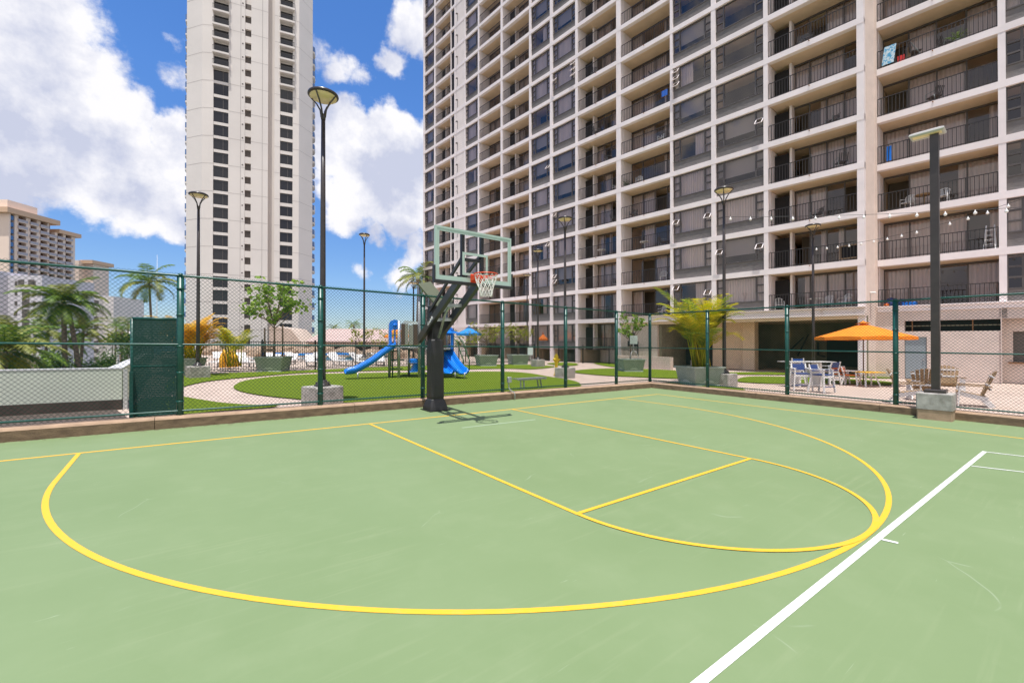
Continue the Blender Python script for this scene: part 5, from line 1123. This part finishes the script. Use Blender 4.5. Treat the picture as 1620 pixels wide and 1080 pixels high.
for u,D,lab in ((437,38,'blue canvas shade by the pool left of the fence post'),(480,37,'small blue canvas shade by the pool behind the picket fence'),(513,38,'blue canvas shade by the pool right of the green post'),(541,40,'small blue pool towel cart')):
    x,y=gpt(u,D); t=thing('beach_canopy',lab,'canopy',(x,y,gz(x,y)),-YAW); MB().box(-1.0,1.0,-.4,.4,.45,.62).build('canvas',M['parasolblue'],t); MB().box(-.9,-.84,-.05,.05,0,.45).build('leg',M['galv'],t); MB().box(.84,.9,-.05,.05,0,.45).build('leg',M['galv'],t)
# low pinkish building beyond the pool, with a stair gable
A1,B1=AD(432,540,74),AD(700,540,66)
d=(B1-A1);d.z=0;L=d.length;d.normalize();n=Vector((-d.y,d.x,0))
def LX(x,y,z): p=A1+d*x+n*y; return (p.x,p.y,z)
t=thing('low_building','long low pink-roofed building beyond the pool','building',LX(L/2,5,-1)); O=tuple(t.location)
mb=MB(); mb.box(0,L,0,10,-3,1.9); mb.build('wall',M['deckp'],t,O,xf=LX)
mb=MB(); mb.loft([[LX(x,-.6,1.9),LX(x,-.6,2.1),LX(x,5,3.9 if x>9 else 4.3),LX(x,10.6,2.1),LX(x,10.6,1.9)] for x in (7,L+.5)]); mb.build('roof',M['roofp'],t,O)
mb=MB(); mb.loft([[(0,-.8,-3),(6.8,-.8,-3),(6.8,-.8,1.4),(4.2,-.8,4.1),(0,-.8,4.6)],[(0,3,-3),(6.8,3,-3),(6.8,3,1.4),(4.2,3,4.1),(0,3,4.6)]]); mb.build('stair_gable',M['deckp'],t,O,xf=LX)
mb=MB(); 
for x in (8,12,16,20,24): mb.box(x,x+2.6,-.05,-.01,-1,1.2)
mb.build('window',M['inside'],t,O,xf=LX)
# ------------------------------------------------------------------ white concrete tower
p0=AD(348,544,88); p1=AD(452,544,93); tw=thing('hotel_tower','tall white concrete tower with two columns of dark windows','building',(p0.x,p0.y,ZG)); TO=tuple(tw.location)
td=(p1-p0); td.z=0; td.normalize(); tn=Vector((-td.y,td.x,0))
def TX(x,y,z): p=p0+td*x+tn*y; return (p.x,p.y,z)
def tu(px,off=0):
    dd=ray(px,544); q=p0+tn*off; a,b,c,e=dd.x,-td.x,dd.y,-td.y; det=a*e-b*c; rx_,ry_=q.x-CAM.x,q.y-CAM.y; return (a*ry_-c*rx_)/det
X=[tu(p) for p in (336,360,379,386,396,423,433,442,462,472)]
xL=tu(318,.7); xLL=tu(293.5,3.6); xRR=tu(493.5,3.4); TH=84
mb=MB()
def pz(poly,z0=ZG,z1=TH,m=0): mb.prism(poly,z0,z1,m)
pz([(xLL,3.6),(xL,.7),(X[0],0),(X[0],1.0),(X[0],16),(xLL,16)])
pz([(X[0]+.001,.45),(X[1]-.001,.45),(X[1]-.001,16),(X[0]+.001,16)])
pz([(X[1],0),(X[3]-.001,0),(X[3]-.001,16),(X[1],16)])
pz([(X[3],.6),(X[4],.6),(X[4],16),(X[3],16)])
pz([(X[4]+.001,-.25),(X[5],-.25),(X[5],16),(X[4]+.001,16)])
pz([(X[5]+.001,1.2),(X[6]-.001,1.2),(X[6]-.001,16),(X[5]+.001,16)])
pz([(X[6],.05),(X[7]-.001,.05),(X[7]-.001,16),(X[6],16)])
pz([(X[7],.5),(X[8],.5),(X[8],16),(X[7],16)])
pz([(X[8]+.001,.05),(X[9],.05),(xRR,3.4),(xRR,16),(X[8]+.001,16)])
mb.build('wall',M['tower'],tw,TO,xf=TX)
mb=MB(); k=0; FHt=2.75
z=-12
while z<TH:
    for a,b,ya,yb in ((xLL,xL,3.6,.7),(xL,X[0],.7,0),(X[1],X[3],0,0),(X[4],X[5],-.25,-.25),(X[6],X[7],.05,.05),(X[8],X[9],.05,.05),(X[9],xRR,.05,3.4)):
        e=.02; mb.add([(a,ya-e,z),(b,yb-e,z),(b,yb-e,z+.06),(a,ya-e,z+.06)],[(0,1,2,3)])
    z+=FHt*2
for a in (X[2],(X[4]*.35+X[5]*.65)): mb.add([(a,-.28 if a>X[4] else -.02,ZG),(a+.07,-.28 if a>X[4] else -.02,ZG),(a+.07,-.28 if a>X[4] else -.02,TH),(a,-.28 if a>X[4] else -.02,TH)],[(0,1,2,3)])
mb.build('panel_joint',M['joint'],tw,TO,xf=TX)
zL=55.3; 
for k in range(-7,19):
    z=zL-k*2.75
    if k>=0: 
        f=MB(); f.box(X[0]+.01,X[1]-.01,.3,.44,z-1.08,z+1.08); f.box(X[0]*.36+X[1]*.64-.05,X[0]*.36+X[1]*.64+.05,.2,.44,z-.95,z+.95); w=f.build('window',M['winframe'],tw,TO,xf=TX)
        g=MB(); g.box(X[0]+.10,X[1]-.10,.25,.295,z-1.03,z+1.03)
        g.build('pane',M['towerwin'],w,TO,xf=TX); 
    else:
        f=MB(); f.box(X[0]-.15,X[1]+.15,-.75,.44,z-1.375,z-1.0); w=f.build('balcony',M['tower'],tw,TO,xf=TX)
        g=MB(); g.box(X[0]-.1,X[1]+.1,-.72,-.68,z-.1,z-.02)
        for i in range(18): u=X[0]-.1+(X[1]-X[0]+.2)*i/17; g.box(u-.02,u+.02,-.72,-.68,z-1.0,z-.1)
        g.build('railing',M['rail'],w,TO,xf=TX); g=MB(); g.box(X[0]+.05,X[1]-.05,.4,.44,z-1.0,z+1.1); g.build('pane',M['towerwin'],w,TO,xf=TX)
for k in range(0,25):
    z=zL-k*2.75; MB().box(X[0]+.002,X[1]-.002,.12,.45,z-1.66,z-1.09).build('spandrel',M['tower'],tw,TO,xf=TX)
    z=54.4-k*2.75; MB().box(X[7]+.002,X[8]-.002,.15,.5,z-1.72,z-1.02).build('spandrel',M['tower'],tw,TO,xf=TX)
for k in range(-8,19):
    z=54.4-k*2.75+.0
    if k>=0:
        f=MB(); f.box(X[7]+.01,X[8]-.01,.35,.49,z-.98,z+.98); f.box(X[7]*.4+X[8]*.6-.05,X[7]*.4+X[8]*.6+.05,.25,.49,z-.95,z+.95); w=f.build('window',M['winframe'],tw,TO,xf=TX)
        g=MB(); g.box(X[7]+.12,X[8]-.12,.3,.345,z-.92,z+.92); g.build('pane',M['towerwin'],w,TO,xf=TX)
    else:
        f=MB(); f.box(X[7]-.1,X[8]+.35,-.75,.49,z-1.375,z-1.0); w=f.build('balcony',M['tower'],tw,TO,xf=TX)
        g=MB(); g.box(X[7]-.05,X[8]+.3,-.72,-.68,z-.1,z-.02)
        for i in range(16): u=X[7]-.05+(X[8]-X[7]+.35)*i/15; g.box(u-.02,u+.02,-.72,-.68,z-1.0,z-.1)
        g.build('railing',M['rail'],w,TO,xf=TX); g=MB(); g.box(X[7]+.05,X[8]-.05,.46,.49,z-1.0,z+1.1); g.build('pane',M['towerwin'],w,TO,xf=TX)
for k in range(-3,23):
    z=62.6-k*2.75; MB().box(X[3]+.02,X[4]-.02,.57,.6,z-.7,z+.7).build('stair_opening',M['louvre'],tw,TO,xf=TX); MB().box(X[3],X[4],.1,.6,z-2.03,z-.72).build('stair_panel',M['tower'],tw,TO,xf=TX)
    MB().box(X[2]+.25,X[2]+.5,-.03,.0,z+.1,z+.35).build('vent',M['louvre'],tw,TO,xf=TX)
for side,xx,yy in ((-1,xLL,6.0),(1,xRR,5.8)):
    for k in range(0,27):
        z=68.5-k*2.75; pr=[(xx+side*.0,yy-1.6),(xx+side*.45,yy-1.3),(xx+side*.62,yy),(xx+side*.45,yy+1.3),(xx,yy+1.6)]
        if side<0: pr=pr[::-1]
        f=MB(); f.loft([[(a,b,z-1.2) for a,b in pr],[(a,b,z-.95) for a,b in pr]]); f.loft([[(a*.98+xx*.02,b,z-1.3) for a,b in pr],[(a,b,z-1.2) for a,b in pr]]); w=f.build('balcony',M['tower'],tw,TO,xf=TX)
        g=MB(); g.loft([[(a,b,z-.9) for a,b in pr],[(a,b,z+.15) for a,b in pr]]); g.build('railing',M['towerglass'],w,TO,xf=TX)
MB().box(-9,28,-2,30,ZG,-11).build('podium',M['whitew'],tw,TO,xf=TX)
# ------------------------------------------------------------------ pink hotel and white blocks at the left
def cam_xy(lat,D): p=CAM+FW*0+Vector((RT.x,RT.y,0))*lat+Vector((math.sin(YAW),math.cos(YAW),0))*D; return (p.x,p.y)
def CX(lat,D,z): x,y=cam_xy(lat,D); return (x,y,z)
def dpx(px,lat): return lat*FPX/(px-810)
t=thing('hotel','pinkish terraced hotel with stacked brown balconies and overhanging roof','building',CX(-216,195,ZG)); O=tuple(t.location)
la=-215; zt=57.5; D0=dpx(13,la); D1=dpx(85.5,la); D2=dpx(121,la)
bb_=[(28,40),(47,57),(63,74),(77,86),(90,99),(103,112)]
mb=MB(); mb.box(la-22,la-2.2,D0,D1,ZG,zt); mb.box(la-20,la-2.2,D1,D2-1,ZG,zt-3.4)
ed=[dpx(p,la) for p in (13,)]
segs_=[D0]+[dpx(p,la) for pr_ in bb_ for p in pr_]+[D2-1.0]
mb.box(la-2.19,la,D0,dpx(15.5,la),ZG,zt); mb.box(la-2.19,la,dpx(22,la),dpx(28,la),ZG,zt)
for i in range(1,len(bb_)): 
    a,b=dpx(bb_[i-1][1],la),dpx(bb_[i][0],la); mb.box(la-2.19,la,a,b,ZG,zt if b<D1 else zt-3.4)
mb.box(la-2.19,la,dpx(112,la),D2-1,ZG,zt-3.4)
mb.box(la-14,la-3,D0+2,D0+14,zt+2.3,zt+6.5); mb.build('wall',M['hotel'],t,O,xf=CX)
mb=MB(); mb.box(la-24,la+1.6,D0-2,D1+1,zt+.01,zt+2.2); mb.box(la-22,la+1.2,D1+1.01,D2+1,zt-3.39,zt-1.6); mb.build('roof',M['hotelcap'],t,O,xf=CX)
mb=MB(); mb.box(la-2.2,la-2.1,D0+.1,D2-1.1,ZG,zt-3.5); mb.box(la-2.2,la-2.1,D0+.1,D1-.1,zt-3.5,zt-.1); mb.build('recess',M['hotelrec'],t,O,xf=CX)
for i,(pa,pb) in enumerate(bb_):
    for k in range(22):
        z=zt-2.6-k*2.85-(3.4 if dpx(pb,la)>D1 else 0)
        if z<4: break
        f=MB(); f.box(la-2,la+.55,dpx(pa,la)-.4,dpx(pb,la)+.4,z-.25,z); f.build('balcony',M['hotel'],t,O,xf=CX)
rl=MB()
for i,(pa,pb) in enumerate(bb_):
    for k in range(18):
        z=zt-2.6-k*2.85-(3.4 if dpx(pb,la)>D1 else 0); rl.box(la+.45,la+.55,dpx(pa,la)-.35,dpx(pb,la)+.35,z+.05,z+1.15); rl.box(la-.1,la+.45,dpx(pa,la)-.4,dpx(pa,la)-.3,z+.05,z+1.15)
rl.build('railing',M['railw'],t,O,xf=CX)
mb=MB()
for k in range(18): z=zt-1.6-k*2.85; mb.box(la-2.0,la-.3,dpx(16,la),dpx(21.5,la),z-.9,z+.9)
mb.build('window',M['towerglass'],t,O,xf=CX)
t=thing('stair_block','narrow pink stair tower with flat roof right of the hotel','building',CX(-215,228,ZG)); O=tuple(t.location)
mb=MB(); a,b=(113-810)/FPX*228,(124-810)/FPX*228; c=(138-810)/FPX*228; mb.box(a,b,228,240,ZG,45); mb.box(b,c,231,240,ZG,43.5); mb.build('wall',M['hotel'],t,O,xf=CX)
mb=MB(); mb.box(b-1,c+1,229.5,242,43.6,45.4); mb.build('roof',M['hotelcap'],t,O,xf=CX)
def latpx(px,D): return (px-810)/FPX*D
# white block, its lavender shade tint put into the wall colour
t=thing('shade_tinted_block','white slab block tinted lavender for shade, with tiny windows behind the palms at left','building',CX(-150,130,ZG)); O=tuple(t.location)
D=128; mb=MB(); mb.box(latpx(-60,D),latpx(12,D),D-3,D+16,ZG,22.5); mb.box(latpx(12,D)+.01,latpx(66,D),D,D+16,ZG,21.5); mb.build('wall',M['lav'],t,O,xf=CX)
mb=MB(); mb.box(latpx(12,D)-12,latpx(12,D)-.4,D-6,D-3.01,17.3,18.3); mb.build('canopy',M['whitew'],t,O,xf=CX)
for k in range(10):
    z=19.2-k*2.9
    for px,w in ((25,1.0),(54,1.0),(38,1.6),(43,1.6)):
        if px in(38,43) and k<1: continue
        f=MB(); hgt=.7 if px in (25,54) else 1.25; f.box(latpx(px,D)-w/2*.8,latpx(px,D)+w/2*.8,D-.05,D-.005,z-hgt,z+hgt); f.build('window',M['louvre'],t,O,xf=CX)
for px in (33,49):
    f=MB(); f.box(latpx(px,D)-.9,latpx(px,D)+.9,D-.05,D-.005,18.6,20.3); f.build('window',M['louvre'],t,O,xf=CX)
t=thing('balcony_block','white balconied block with grey side wall behind the large palm','building',CX(-110,150,ZG)); O=tuple(t.location)
D=150; mb=MB(); mb.box(latpx(64,D),latpx(137,D),D+1.6,D+14,ZG,14.5); mb.box(latpx(137,D),latpx(157,D),D,D+14,ZG,18.3); mb.box(latpx(157,D)+.01,latpx(173,D),D+1.5,D+14,ZG,18.0); mb.build('wall',M['whitew'],t,O,xf=CX)
for k in range(11):
    z=14.6-k*2.75
    for pa,pb in ((66,80),(83,97),(100,114),(117,135)):
        if k<1: continue
        f=MB(); f.box(latpx(pa,D),latpx(pb,D),D-.2,D+1.59,z-1.35,z-.35); w=f.build('balcony',M['whitew'],t,O,xf=CX); g=MB(); g.box(latpx(pa,D)+.2,latpx(pb,D)-.2,D+1.5,D+1.595,z-.34,z+1.1); g.build('window',M['louvre'],w,O,xf=CX)
    f=MB(); f.box(latpx(147,D),latpx(156,D),D-.06,D-.005,z+.6,z+1.9); f.build('window',M['louvre'],t,O,xf=CX)
# far houses and a white tent roof near the gate
for i,(pa,pb,D,zt_,lab) in enumerate(((172,186,100,2.5,'white house with a pointed roof left of the gate'),(186,206,130,-2,'low white roofs beyond the palms by the gate'))):
    t=thing('house',lab,'house',CX(latpx(pa,D),D,ZG)); O=tuple(t.location)
    MB().box(latpx(pa,D),latpx(pb,D),D,D+10,ZG,zt_).build('wall',M['whitew'],t,O,xf=CX)
    mb=MB(); a,b=latpx(pa,D)-.5,latpx(pb,D)+.5; c=(a+b)/2; mb.loft([[(a,D-.5,zt_),(b,D-.5,zt_),(b,D+10.5,zt_),(a,D+10.5,zt_)],[(c-.2,D+4,zt_+2.2),(c+.2,D+4,zt_+2.2),(c+.2,D+6,zt_+2.2),(c-.2,D+6,zt_+2.2)]]); mb.build('roof',M['whitew'],t,O,xf=CX)
q=AD(248,540,160); t=thing('flagpole','thin mast rising behind the solitary palm','mast',(q.x,q.y,ZG)); MB().tube([(0,0,0),(0,0,14+34)],[.22,.05],6).build('mast_pole',M['cap'],t)
# clear helper dictionary keys that are not geometry
print('objects',len(bpy.data.objects))
